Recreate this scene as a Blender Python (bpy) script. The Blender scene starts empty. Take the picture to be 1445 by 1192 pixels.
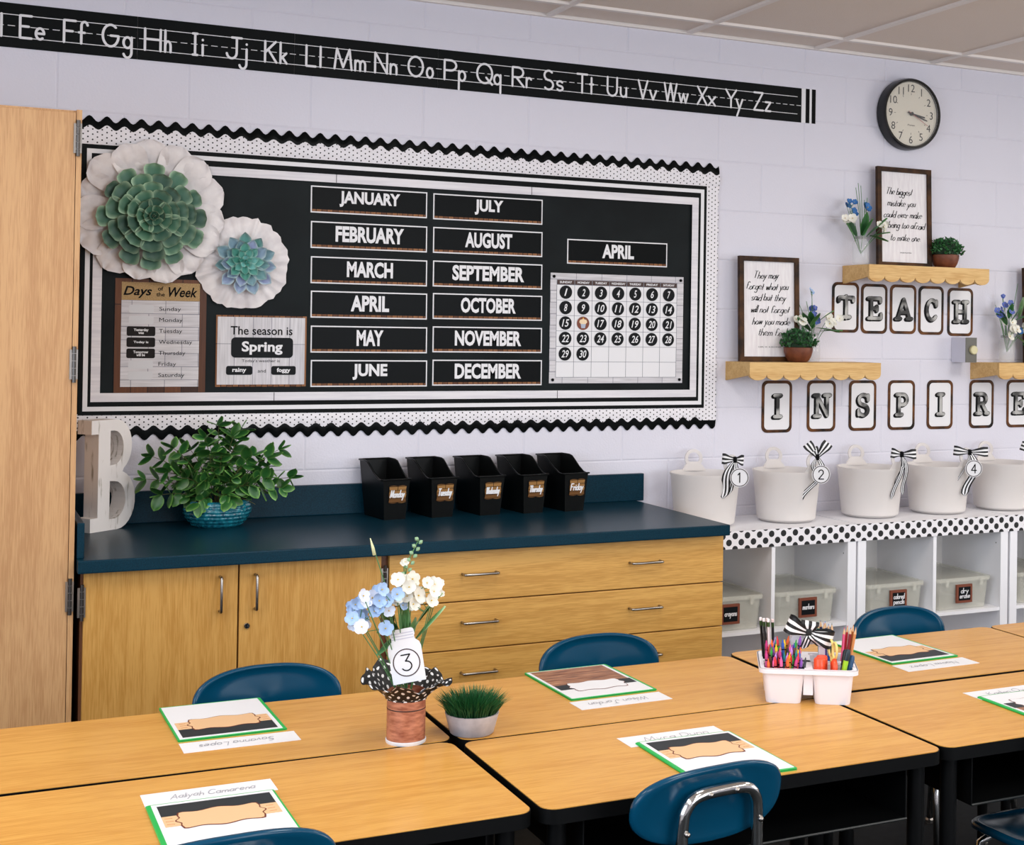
import bpy, bmesh, math, random
from mathutils import Vector, Matrix, Euler
random.seed(7)
S = bpy.context.scene
C = S.collection
PI = math.pi
def hexc(h):
    h = h.lstrip('#'); v = [int(h[i:i+2], 16)/255 for i in (0, 2, 4)]
    return tuple((c/12.92 if c <= .04045 else ((c+.055)/1.055)**2.4) for c in v) + (1,)

# ---------------------------------------------------------------- camera
cam_d = bpy.data.cameras.new('camera'); cam = bpy.data.objects.new('camera', cam_d); C.objects.link(cam)
RX = (0.8988530, -0.4379976, 0.0148782); RY = (0.0174057, 0.0017562, -0.9998470); RZ = (0.4379044, 0.8989744, 0.0092022)
cam.matrix_world = Matrix(((RX[0], -RY[0], -RZ[0], 0), (RX[1], -RY[1], -RZ[1], -4.8987), (RX[2], -RY[2], -RZ[2], 1.572), (0, 0, 0, 1)))
cam_d.sensor_width = 36; cam_d.sensor_fit = 'HORIZONTAL'; cam_d.lens = 1940.1*36/1445
cam_d.shift_x = (722.5-866.25)/1445; cam_d.shift_y = (449.67-596)/1445
cam_d.clip_start = .05
S.camera = cam
# ---------------------------------------------------------------- light
S.view_settings.view_transform = 'Standard'; S.view_settings.look = 'None'
S.view_settings.gamma = 1; S.view_settings.use_curve_mapping = False
S.view_settings.exposure = -0.07
w = bpy.data.worlds.new('world'); S.world = w; w.use_nodes = True
w.node_tree.nodes['Background'].inputs[0].default_value = (.75, .85, 1, 1)
w.node_tree.nodes['Background'].inputs[1].default_value = .6
def area(name, loc, rot, sx, sy, power, col):
    l = bpy.data.lights.new(name, 'AREA'); l.shape = 'RECTANGLE'; l.size = sx; l.size_y = sy
    l.energy = power; l.color = col
    o = bpy.data.objects.new(name, l); o.location = loc; o.rotation_euler = rot; C.objects.link(o); return o
CEIL = 2.79
TROFFERS = [(x, y) for x in (-.4, 1.75, 4.25) for y in (-2.1, -4.4, -6.4)]
for (x, y) in TROFFERS:
    area('troffer_lamp', (x, y, CEIL-.035), (0, 0, 0), .54, 1.1, 22, (1, .955, .90))
# daylight through the windows in the right-hand and front walls
area('window_daylight', (6.82, -3.3, 1.7), (0, math.radians(90), 0), 1.5, 2.6, 60, (1, .94, .86))
area('window_daylight', (-1.62, -3.6, 1.75), (0, math.radians(-90), 0), 1.5, 2.6, 62, (.72, .84, 1))
area('window_daylight', (3.4, -7.82, 1.7), (math.radians(90), 0, 0), 3.2, 1.5, 120, (.86, .92, 1))

# ---------------------------------------------------------------- materials
MATS = {}
def mat(name, col, rough=.6, metal=0, **k):
    if name in MATS: return MATS[name]
    m = bpy.data.materials.new(name); m.use_nodes = True
    b = m.node_tree.nodes['Principled BSDF']
    b.inputs['Base Color'].default_value = hexc(col) if isinstance(col, str) else col
    b.inputs['Roughness'].default_value = rough; b.inputs['Metallic'].default_value = metal
    if 'spec' in k: b.inputs['Specular IOR Level'].default_value = k['spec']
    if 'coat' in k: b.inputs['Coat Weight'].default_value = k['coat']; b.inputs['Coat Roughness'].default_value = k.get('coatr', .1)
    if 'alpha' in k: b.inputs['Alpha'].default_value = k['alpha']
    if 'trans' in k: b.inputs['Transmission Weight'].default_value = k['trans']
    if 'sss' in k: b.inputs['Subsurface Weight'].default_value = k['sss']; b.inputs['Subsurface Radius'].default_value = (.02, .02, .02)
    m.diffuse_color = b.inputs['Base Color'].default_value
    MATS[name] = m
    return m
def N(m, t, **k):
    n = m.node_tree.nodes.new(t)
    for a, v in k.items(): setattr(n, a, v)
    return n
def L(m, a, b): m.node_tree.links.new(a, b)
def bsdf(m): return m.node_tree.nodes['Principled BSDF']
def bump(m, scale, strength, dist=.002, detail=3, stretch=(1, 1, 1)):
    tc = N(m, 'ShaderNodeTexCoord'); mp = N(m, 'ShaderNodeMapping'); mp.inputs['Scale'].default_value = stretch
    n = N(m, 'ShaderNodeTexNoise'); n.inputs['Scale'].default_value = scale; n.inputs['Detail'].default_value = detail
    b = N(m, 'ShaderNodeBump'); b.inputs['Strength'].default_value = strength; b.inputs['Distance'].default_value = dist
    L(m, tc.outputs['Object'], mp.inputs[0]); L(m, mp.outputs[0], n.inputs['Vector']); L(m, n.outputs[0], b.inputs['Height'])
    L(m, b.outputs[0], bsdf(m).inputs['Normal']); return m
def noise_mix(name, c1, c2, scale=5, stretch=(1, 1, 1), rough=.6, lo=.35, hi=.65, detail=4, rnd=False, dist=0, bumps=0, **k):
    """two colours mixed by stretched noise (wood, paper, wear)"""
    if name in MATS: return MATS[name]
    m = mat(name, c1, rough, **k)
    tc = N(m, 'ShaderNodeTexCoord'); mp = N(m, 'ShaderNodeMapping'); mp.inputs['Scale'].default_value = stretch
    src = tc.outputs['Object']
    if rnd:
        oi = N(m, 'ShaderNodeObjectInfo'); va = N(m, 'ShaderNodeVectorMath', operation='SCALE'); va.inputs[0].default_value = (7, 5, 3)
        L(m, oi.outputs['Random'], va.inputs['Scale']); ad = N(m, 'ShaderNodeVectorMath', operation='ADD')
        L(m, src, ad.inputs[0]); L(m, va.outputs[0], ad.inputs[1]); src = ad.outputs[0]
    n = N(m, 'ShaderNodeTexNoise'); n.inputs['Scale'].default_value = scale; n.inputs['Detail'].default_value = detail
    n.inputs['Distortion'].default_value = dist
    r = N(m, 'ShaderNodeValToRGB'); r.color_ramp.elements[0].position = lo; r.color_ramp.elements[1].position = hi
    r.color_ramp.elements[0].color = hexc(c1); r.color_ramp.elements[1].color = hexc(c2)
    L(m, src, mp.inputs[0]); L(m, mp.outputs[0], n.inputs['Vector']); L(m, n.outputs[0], r.inputs[0])
    L(m, r.outputs[0], bsdf(m).inputs['Base Color'])
    if bumps:
        b = N(m, 'ShaderNodeBump'); b.inputs['Strength'].default_value = bumps; b.inputs['Distance'].default_value = .001
        L(m, n.outputs[0], b.inputs['Height']); L(m, b.outputs[0], bsdf(m).inputs['Normal'])
    return m
def grain(name, base, dark, axis='x', rough=.45, fine=1.0, **k):
    """oak laminate: fine pores plus broad figure running along axis"""
    if name in MATS: return MATS[name]
    m = mat(name, base, rough, **k)
    tc = N(m, 'ShaderNodeTexCoord')
    st = {'x': (1.6, 22, 22), 'z': (22, 22, 1.6)}[axis]; st2 = {'x': (16, 330, 330), 'z': (330, 330, 16)}[axis]
    outs = []
    for s_, sc, dt, di in ((st, 1.0, 3, 1.2), (st2, 1.0, 2, .2)):
        mp = N(m, 'ShaderNodeMapping'); mp.inputs['Scale'].default_value = s_
        n = N(m, 'ShaderNodeTexNoise'); n.inputs['Scale'].default_value = sc*fine; n.inputs['Detail'].default_value = dt; n.inputs['Distortion'].default_value = di
        oi = N(m, 'ShaderNodeObjectInfo'); ad = N(m, 'ShaderNodeVectorMath', operation='ADD')
        L(m, tc.outputs['Object'], mp.inputs[0]); L(m, mp.outputs[0], ad.inputs[0]); L(m, oi.outputs['Random'], ad.inputs[1])
        L(m, ad.outputs[0], n.inputs['Vector']); outs.append(n.outputs[0])
    a = N(m, 'ShaderNodeMath', operation='ADD'); L(m, outs[0], a.inputs[0]); L(m, outs[1], a.inputs[1])
    r = N(m, 'ShaderNodeValToRGB'); r.color_ramp.elements[0].position = .72; r.color_ramp.elements[1].position = 1.1
    r.color_ramp.elements[0].color = hexc(dark); r.color_ramp.elements[1].color = hexc(base)
    sc_ = N(m, 'ShaderNodeMath', operation='MULTIPLY'); sc_.inputs[1].default_value = .85
    L(m, a.outputs[0], sc_.inputs[0]); r.color_ramp.elements[0].position = .68; r.color_ramp.elements[1].position = .98
    L(m, sc_.outputs[0], r.inputs[0]); L(m, r.outputs[0], bsdf(m).inputs['Base Color'])
    return m
def planks(name, c1, c2, gap, size, horiz=True, rough=.5, along=.35):
    """printed plank picture: coloured boards with dark joints, in the x-z plane of the object"""
    if name in MATS: return MATS[name]
    m = mat(name, c1, rough, spec=.15)
    tc = N(m, 'ShaderNodeTexCoord'); sx = N(m, 'ShaderNodeSeparateXYZ'); cb = N(m, 'ShaderNodeCombineXYZ')
    L(m, tc.outputs['Object'], sx.inputs[0])
    a, b = ('X', 'Z') if horiz else ('Z', 'X')
    L(m, sx.outputs[a], cb.inputs[0]); L(m, sx.outputs[b], cb.inputs[1])
    br = N(m, 'ShaderNodeTexBrick'); br.inputs['Scale'].default_value = 1
    br.inputs['Brick Width'].default_value = along; br.inputs['Row Height'].default_value = size
    br.inputs['Mortar Size'].default_value = .0012; br.inputs['Mortar'].default_value = hexc(gap)
    br.inputs['Color1'].default_value = hexc(c1); br.inputs['Color2'].default_value = hexc(c2)
    L(m, cb.outputs[0], br.inputs['Vector'])
    mp = N(m, 'ShaderNodeMapping'); mp.inputs['Scale'].default_value = (8, 120, 1); n = N(m, 'ShaderNodeTexNoise'); n.inputs['Scale'].default_value = 1
    L(m, cb.outputs[0], mp.inputs[0]); L(m, mp.outputs[0], n.inputs['Vector'])
    mx = N(m, 'ShaderNodeMix', data_type='RGBA', blend_type='MULTIPLY'); mx.inputs[0].default_value = .55
    L(m, br.outputs[0], mx.inputs[6]); L(m, n.outputs[0], mx.inputs[7]); 
    bc = N(m, 'ShaderNodeBrightContrast'); bc.inputs['Bright'].default_value = 0
    L(m, mx.outputs[2], bc.inputs[0]); L(m, bc.outputs[0], bsdf(m).inputs['Base Color'])
    return m
def dots(name, bg, fg, dx, dz, r, plane='XZ', rough=.55):
    if name in MATS: return MATS[name]
    m = mat(name, bg, rough)
    tc = N(m, 'ShaderNodeTexCoord'); sx = N(m, 'ShaderNodeSeparateXYZ')
    L(m, tc.outputs['UV' if plane == 'UV' else 'Object'], sx.inputs[0])
    A, B = ('X', 'Y') if plane in ('UV', 'XY') else (plane[0], plane[1])
    def mth(op, a, b=None, c=None):
        n = N(m, 'ShaderNodeMath', operation=op)
        for i, v in enumerate((a, b, c)):
            if v is None: continue
            if isinstance(v, (int, float)): n.inputs[i].default_value = v
            else: L(m, v, n.inputs[i])
        return n.outputs[0]
    ds = []
    for off in (0, .5):
        q = []
        for ax, d in ((A, dx), (B, dz)):
            f = mth('FRACT', mth('ADD', mth('DIVIDE', sx.outputs[ax], d), off+20))
            f = mth('MULTIPLY', mth('SUBTRACT', f, .5), d); q.append(mth('MULTIPLY', f, f))
        ds.append(mth('SQRT', mth('ADD', q[0], q[1])))
    lt = mth('LESS_THAN', mth('MINIMUM', ds[0], ds[1]), r)
    mx = N(m, 'ShaderNodeMix', data_type='RGBA'); mx.inputs[6].default_value = hexc(bg); mx.inputs[7].default_value = hexc(fg)
    L(m, lt, mx.inputs[0]); L(m, mx.outputs[2], bsdf(m).inputs['Base Color']); return m
def stripes(name, n_, c1='#0d0e10', c2='#f2f2f4', rough=.5, coord='V'):
    if name in MATS: return MATS[name]
    m = mat(name, c1, rough)
    tc = N(m, 'ShaderNodeTexCoord'); sx = N(m, 'ShaderNodeSeparateXYZ'); L(m, tc.outputs['UV'], sx.inputs[0])
    a = N(m, 'ShaderNodeMath', operation='MULTIPLY'); a.inputs[1].default_value = n_
    L(m, sx.outputs['Y'], a.inputs[0]); f = N(m, 'ShaderNodeMath', operation='FRACT'); L(m, a.outputs[0], f.inputs[0])
    g = N(m, 'ShaderNodeMath', operation='GREATER_THAN'); g.inputs[1].default_value = .5; L(m, f.outputs[0], g.inputs[0])
    mx = N(m, 'ShaderNodeMix', data_type='RGBA'); mx.inputs[6].default_value = hexc(c1); mx.inputs[7].default_value = hexc(c2)
    L(m, g.outputs[0], mx.inputs[0]); L(m, mx.outputs[2], bsdf(m).inputs['Base Color']); return m
def leafmat(name, c_mid, c_edge, rough=.45, var=.12, c3=None):
    """leaf colour from a centre-to-edge value in the mesh attribute 'rim' plus per-leaf variation"""
    if name in MATS: return MATS[name]
    m = mat(name, c_mid, rough)
    at = N(m, 'ShaderNodeAttribute'); at.attribute_name = 'rim'
    oi = N(m, 'ShaderNodeObjectInfo')
    base = N(m, 'ShaderNodeMix', data_type='RGBA'); base.inputs[6].default_value = hexc(c_mid); base.inputs[7].default_value = hexc(c3 or c_mid)
    L(m, oi.outputs['Random'], base.inputs[0])
    mx = N(m, 'ShaderNodeMix', data_type='RGBA'); L(m, base.outputs[2], mx.inputs[6]); mx.inputs[7].default_value = hexc(c_edge)
    pw = N(m, 'ShaderNodeMath', operation='POWER'); pw.inputs[1].default_value = 2.5; L(m, at.outputs['Fac'], pw.inputs[0])
    L(m, pw.outputs[0], mx.inputs[0])
    hv = N(m, 'ShaderNodeHueSaturation'); v = N(m, 'ShaderNodeMapRange'); v.inputs['To Min'].default_value = 1-var*2; v.inputs['To Max'].default_value = 1+var*2
    L(m, oi.outputs['Random'], v.inputs[0]); L(m, v.outputs[0], hv.inputs['Value']); L(m, mx.outputs[2], hv.inputs['Color'])
    L(m, hv.outputs[0], bsdf(m).inputs['Base Color']); return m

M_wall = bump(mat('wall_paint', '#dcdbe6', .5, spec=.25), 130, .5, .002, 4)
M_mortar = mat('painted_joint', '#d6d4de', .6)
M_tile = bump(mat('ceiling_tile', '#eaded4', .95, spec=.05), 220, .5, .002)
M_grid = mat('ceiling_grid', '#efe8e3', .5)
M_floor = noise_mix('floor_painted_shade', '#0c0e10', '#131618', 30, rough=.7, spec=.15)  # near-black puts the shade under the desks into the floor colour
M_oakv = grain('oak_laminate_upright', '#c99850', '#b6833c', 'z', .45, spec=.3)
M_oakh = grain('oak_laminate_across', '#d6a354', '#c08c40', 'x', .45)
M_oakt = grain('oak_laminate_sheen', '#c89c6c', '#b5875a', 'z', .42)  # tall cabinet's oak, paler and pinker: its sheen is put into the colour
M_oakd = mat('oak_edge_brown', '#6d4226', .5)
M_desk = grain('desk_laminate', '#d8a150', '#c78d40', 'x', .27, spec=.3)
M_shelfw = grain('pale_pine', '#dfba7c', '#c99c5c', 'x', .6)
M_counter = noise_mix('countertop_blue', '#062634', '#0b3444', 260, rough=.3, spec=.12)
M_black = mat('black_plastic', '#0b0c0d', .4, spec=.2)
M_blackp = mat('black_paper', '#0a0e0f', .5, spec=.1)
M_chalk = noise_mix('black_chalk_paper', '#0b1012', '#141b1d', 4, rough=.5, spec=.12)
M_white = mat('white_paper', '#e6e6e9', .5)
M_whitepl = mat('white_plastic', '#eeebf2', .3)
M_ink = mat('black_ink', '#08080a', .6, spec=.1)
M_steel = mat('brushed_steel', '#a39d97', .28, 1)
M_chrome = mat('chrome', '#d6d6d4', .12, 1)
M_chair = mat('chair_blue', '#03405c', .2, coat=.05, coatr=.1, spec=.3)
M_deskblk = mat('desk_black_metal', '#08090a', .5, spec=.12)
M_polka = dots('polka_dot_border', '#e9e7ec', '#111214', .0300, .0175, .0027)
M_polkabig = dots('large_polka_dot_border', '#efedf1', '#0c0d0f', .0545, .0500, .0125)
M_polkafab = dots('black_dotted_fabric', '#0b0d10', '#e8e8ea', .026, .026, .0042, 'UV', .5)
M_plankw = noise_mix('whitewashed_plank', '#d6d4da', '#e6e4e8', 3, (2, 40, 40), .5)
M_labelw = planks('gold_plank_label', '#b98a52', '#7a5230', '#3a2412', .014, True, .4, .2)
M_woodprint = planks('wood_plank_print', '#7c4a28', '#3e2212', '#150c08', .055, False, .3, .6)
M_woodstrip = planks('brown_board_print', '#a8734a', '#6a4028', '#2a150c', .02, False, .4, .3)
M_whiteplank = planks('white_plank_print', '#f2f0f4', '#e6e4ea', '#a6a6b2', .045, True, .4, .11)
M_burlap = noise_mix('burlap_print', '#b89a6a', '#9a7c50', 300, rough=.7)
M_frame = noise_mix('dark_stained_frame', '#211208', '#523418', 6, (3, 3, 3), .5, spec=.2)
M_cardwood = noise_mix('burnt_wood_border', '#120a06', '#6a3f1a', 14, rough=.5, rnd=True, spec=.2)
M_letter = noise_mix('metal_letter_print', '#141516', '#b8b8b5', 18, rough=.5, lo=.40, hi=.60, detail=1, rnd=True)
M_frost = mat('frosted_plastic', '#eee9e6', .45, alpha=.72)
M_clear = mat('clear_box_plastic', '#efeee2', .22, alpha=.30)
M_glass = mat('clear_jar_glass', '#eef0f2', .05, alpha=.16, spec=.9)
M_shelfwhite = mat('white_shelf_board', '#f4f4f8', .4)
M_terra = noise_mix('terracotta_brown', '#5a2c18', '#7a4228', 30, rough=.5)
M_dkgreen = leafmat('boxwood_leaf', '#1f5a2c', '#3c8a45', .5, .2, '#184a26')
M_stem = mat('green_stem', '#4f7f4b', .6)
M_dstem = mat('brown_stem', '#54552c', .7)
M_bow = stripes('striped_ribbon', 2.5)
M_green = mat('green_folder', '#1fae4e', .4)
M_tan = mat('tan_print', '#e3b98c', .5)
M_brown = mat('brown_print', '#6e2f1c', .5)
M_dkprint = mat('charcoal_print', '#20262b', .5)
M_pencilink = mat('pencil_grey', '#a3a4ac', .7)

# ---------------------------------------------------------------- geometry helpers
class MB:
    def __init__(s): s.v = []; s.f = []; s.uv = None; s.rim = None
    def add(s, vs, fs, M=None):
        o = len(s.v)
        s.v += [tuple(M @ Vector(v)) if M else tuple(v) for v in vs]
        s.f += [tuple(o+i for i in f) for f in fs]; return s
    def box(s, a, b, M=None, bev=0):
        x0, y0, z0 = a; x1, y1, z1 = b
        if bev <= 0:
            vs = [(x0, y0, z0), (x1, y0, z0), (x1, y1, z0), (x0, y1, z0), (x0, y0, z1), (x1, y0, z1), (x1, y1, z1), (x0, y1, z1)]
            return s.add(vs, [(0, 3, 2, 1), (4, 5, 6, 7), (0, 1, 5, 4), (1, 2, 6, 5), (2, 3, 7, 6), (3, 0, 4, 7)], M)
        bm = bmesh.new(); bmesh.ops.create_cube(bm, size=1)
        for v in bm.verts: v.co = Vector(((x0+x1)/2+v.co.x*(x1-x0), (y0+y1)/2+v.co.y*(y1-y0), (z0+z1)/2+v.co.z*(z1-z0)))
        bmesh.ops.bevel(bm, geom=bm.edges[:], offset=bev, segments=2, affect='EDGES', profile=.6)
        bm.verts.index_update()
        s.add([v.co[:] for v in bm.verts], [tuple(v.index for v in f.verts) for f in bm.faces], M); bm.free(); return s
    def tube(s, pts, r, n=8, caps=True, closed=False, M=None):
        P = [Vector(p) for p in pts]; m = len(P); rr = r if isinstance(r, (list, tuple)) else [r]*m
        vs = []; fs = []; up = None
        for i, p in enumerate(P):
            if closed: t = (P[(i+1) % m]-P[i-1])
            else: t = (P[min(i+1, m-1)]-P[max(i-1, 0)])
            t.normalize()
            if up is None:
                up = Vector((0, 0, 1)) if abs(t.z) < .9 else Vector((1, 0, 0))
            a = t.cross(up); 
            if a.length < 1e-5: a = t.cross(Vector((.3, .9, .1)))
            a.normalize(); b = a.cross(t).normalized(); up = b
            for k in range(n):
                q = 2*PI*k/n; vs.append(p+(a*math.cos(q)+b*math.sin(q))*rr[i])
        rng = m if closed else m-1
        for i in range(rng):
            j = (i+1) % m
            for k in range(n): fs.append((i*n+k, i*n+(k+1) % n, j*n+(k+1) % n, j*n+k))
        if caps and not closed: fs += [tuple(range(n-1, -1, -1)), tuple((m-1)*n+k for k in range(n))]
        return s.add(vs, fs, M)
    def lathe(s, prof, n=24, M=None, c=(0, 0), sx=1, sy=1, caps=(False, False)):
        vs = []; fs = []
        for (r, z) in prof:
            for k in range(n):
                q = 2*PI*k/n; vs.append((c[0]+r*sx*math.cos(q), c[1]+r*sy*math.sin(q), z))
        for i in range(len(prof)-1):
            for k in range(n): fs.append((i*n+k, i*n+(k+1) % n, (i+1)*n+(k+1) % n, (i+1)*n+k))
        if caps[0]: fs.append(tuple(range(n-1, -1, -1)))
        if caps[1]: fs.append(tuple((len(prof)-1)*n+k for k in range(n)))
        return s.add(vs, fs, M)
    def prism(s, out, d0, d1, axis='y', M=None, holes=None):
        """outline (a,b) extruded: axis y -> (a, d, b); axis z -> (a, b, d); axis x -> (d, a, b)"""
        def p(a, b, d): return {'y': (a, d, b), 'z': (a, b, d), 'x': (d, a, b)}[axis]
        n = len(out)
        vs = [p(a, b, d0) for a, b in out]+[p(a, b, d1) for a, b in out]
        fs = [tuple(range(n)), tuple(range(2*n-1, n-1, -1))]+[(i, i+n, (i+1) % n+n, (i+1) % n) for i in range(n)]
        return s.add(vs, fs, M)
    def ring(s, outer, inner, d0, d1, axis='y', M=None):
        """frame between two outlines with equal point counts"""
        def p(a, b, d): return {'y': (a, d, b), 'z': (a, b, d), 'x': (d, a, b)}[axis]
        n = len(outer)
        vs = [p(*q, d0) for q in outer]+[p(*q, d0) for q in inner]+[p(*q, d1) for q in outer]+[p(*q, d1) for q in inner]
        fs = []
        for i in range(n):
            j = (i+1) % n
            fs += [(i, j, n+j, n+i), (2*n+i, 3*n+i, 3*n+j, 2*n+j), (i, 2*n+i, 2*n+j, j), (n+i, n+j, 3*n+j, 3*n+i)]
        return s.add(vs, fs, M)
    def grid(s, fn, nu, nv, M=None, closeu=False):
        o = len(s.v); vs = []; uv = []
        for j in range(nv+1):
            for i in range(nu+(0 if closeu else 1)):
                vs.append(fn(i/nu, j/nv)); uv.append((i/nu, j/nv))
        w_ = nu if closeu else nu+1; fs = []
        for j in range(nv):
            for i in range(nu):
                i2 = (i+1) % w_ if closeu else i+1
                fs.append((j*w_+i, j*w_+i2, (j+1)*w_+i2, (j+1)*w_+i))
        if s.uv is None: s.uv = {}
        for k, q in enumerate(uv): s.uv[o+k] = q
        return s.add(vs, fs, M)
    def mesh(s, name, m, smooth=False, uvscale=None, fixn=True):
        me = bpy.data.meshes.new(name); me.from_pydata(s.v, [], s.f)
        if fixn:
            bm = bmesh.new(); bm.from_mesh(me); bmesh.ops.recalc_face_normals(bm, faces=bm.faces[:]); bm.to_mesh(me); bm.free()
        if m: me.materials.append(m)
        if s.uv:
            ul = me.uv_layers.new(name='UVMap')
            for li, lp in enumerate(me.loops):
                q = s.uv.get(lp.vertex_index, (0, 0)); ul.data[li].uv = (q[0]*(uvscale or (1, 1))[0], q[1]*(uvscale or (1, 1))[1])
        if s.rim:
            a = me.attributes.new('rim', 'FLOAT', 'POINT')
            for i, v in enumerate(s.rim): a.data[i].value = v
        if smooth is True: me.polygons.foreach_set('use_smooth', [True]*len(me.polygons))
        elif smooth:
            try: me.shade_smooth() if False else None
            except Exception: pass
            me.polygons.foreach_set('use_smooth', [True]*len(me.polygons)); me.set_sharp_from_angle(angle=math.radians(smooth))
        me.update(); return me
    def build(s, name, m, parent=None, smooth=False, loc=None, rot=None, **k):
        o = bpy.data.objects.new(name, s.mesh(name, m, smooth, **k)); C.objects.link(o)
        if parent: o.parent = parent
        if loc: o.location = loc
        if rot: o.rotation_euler = rot
        return o
def thing(name, label, cat, loc=(0, 0, 0), rz=0, group=None, rot=None):
    o = bpy.data.objects.new(name, None); C.objects.link(o); o.empty_display_size = .05
    o.location = loc; o.rotation_euler = rot or (0, 0, rz); return tag(o, label, cat, group)
def tag(o, label=None, cat=None, group=None, kind=None):
    if label: o['label'] = label
    if cat: o['category'] = cat
    if group: o['group'] = group
    if kind: o['kind'] = kind
    return o
def inst(name, me, parent, M):
    o = bpy.data.objects.new(name, me); C.objects.link(o); o.parent = parent; o.matrix_local = M; return o
def bb(a, b, name, m, parent=None, bev=0, smooth=False, M=None): return MB().box(a, b, M, bev).build(name, m, parent, smooth)
def rrect(x0, z0, x1, z1, r, n=5):
    o = []
    for cx, cz, a in ((x1-r, z1-r, 0), (x0+r, z1-r, 90), (x0+r, z0+r, 180), (x1-r, z0+r, 270)):
        for k in range(n+1):
            q = math.radians(a+90*k/n); o.append((cx+r*math.cos(q), cz+r*math.sin(q)))
    return o
def circle(cx, cz, r, n=24, rz=None): return [(cx+r*math.cos(2*PI*k/n), cz+(rz or r)*math.sin(2*PI*k/n)) for k in range(n)]
TXT = {}
def text(s, w_, h_, cx, cz, y, m, parent, bold=0, name='lettering', shear=0, plane='xz', left=None, natural=False, rot=0):
    """printed words as thin flat geometry, fitted to a box w_ x h_ centred at (cx, cz)"""
    key = (s, bold, shear)
    if key not in TXT:
        cu = bpy.data.curves.new('lettering', 'FONT'); cu.body = s; cu.size = 1; cu.offset = bold; cu.shear = shear; cu.resolution_u = 3
        cu.space_line = .8
        cu.align_x = 'CENTER'
        ob = bpy.data.objects.new('lettering', cu); me = bpy.data.meshes.new_from_object(ob)
        TXT[key] = ([v.co[:2] for v in me.vertices], [tuple(p.vertices) for p in me.polygons])
        bpy.data.objects.remove(ob); bpy.data.curves.remove(cu); bpy.data.meshes.remove(me)
    vs, fs = TXT[key]
    xs = [v[0] for v in vs]; ys = [v[1] for v in vs]
    sy = h_/(max(ys)-min(ys)); sx = sy if natural else w_/(max(xs)-min(xs)); mx = (max(xs)+min(xs))/2; my = (max(ys)+min(ys))/2
    out = []
    for (a, b) in vs:
        u = (a-mx)*sx; v = (b-my)*sy
        if rot: u, v = u*math.cos(rot)-v*math.sin(rot), u*math.sin(rot)+v*math.cos(rot)
        out.append((cx+u, y, cz+v) if plane == 'xz' else (cx+u, cz+v, y))
    mb = MB(); mb.add(out, fs); return mb.build(name, m, parent, fixn=False)

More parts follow.
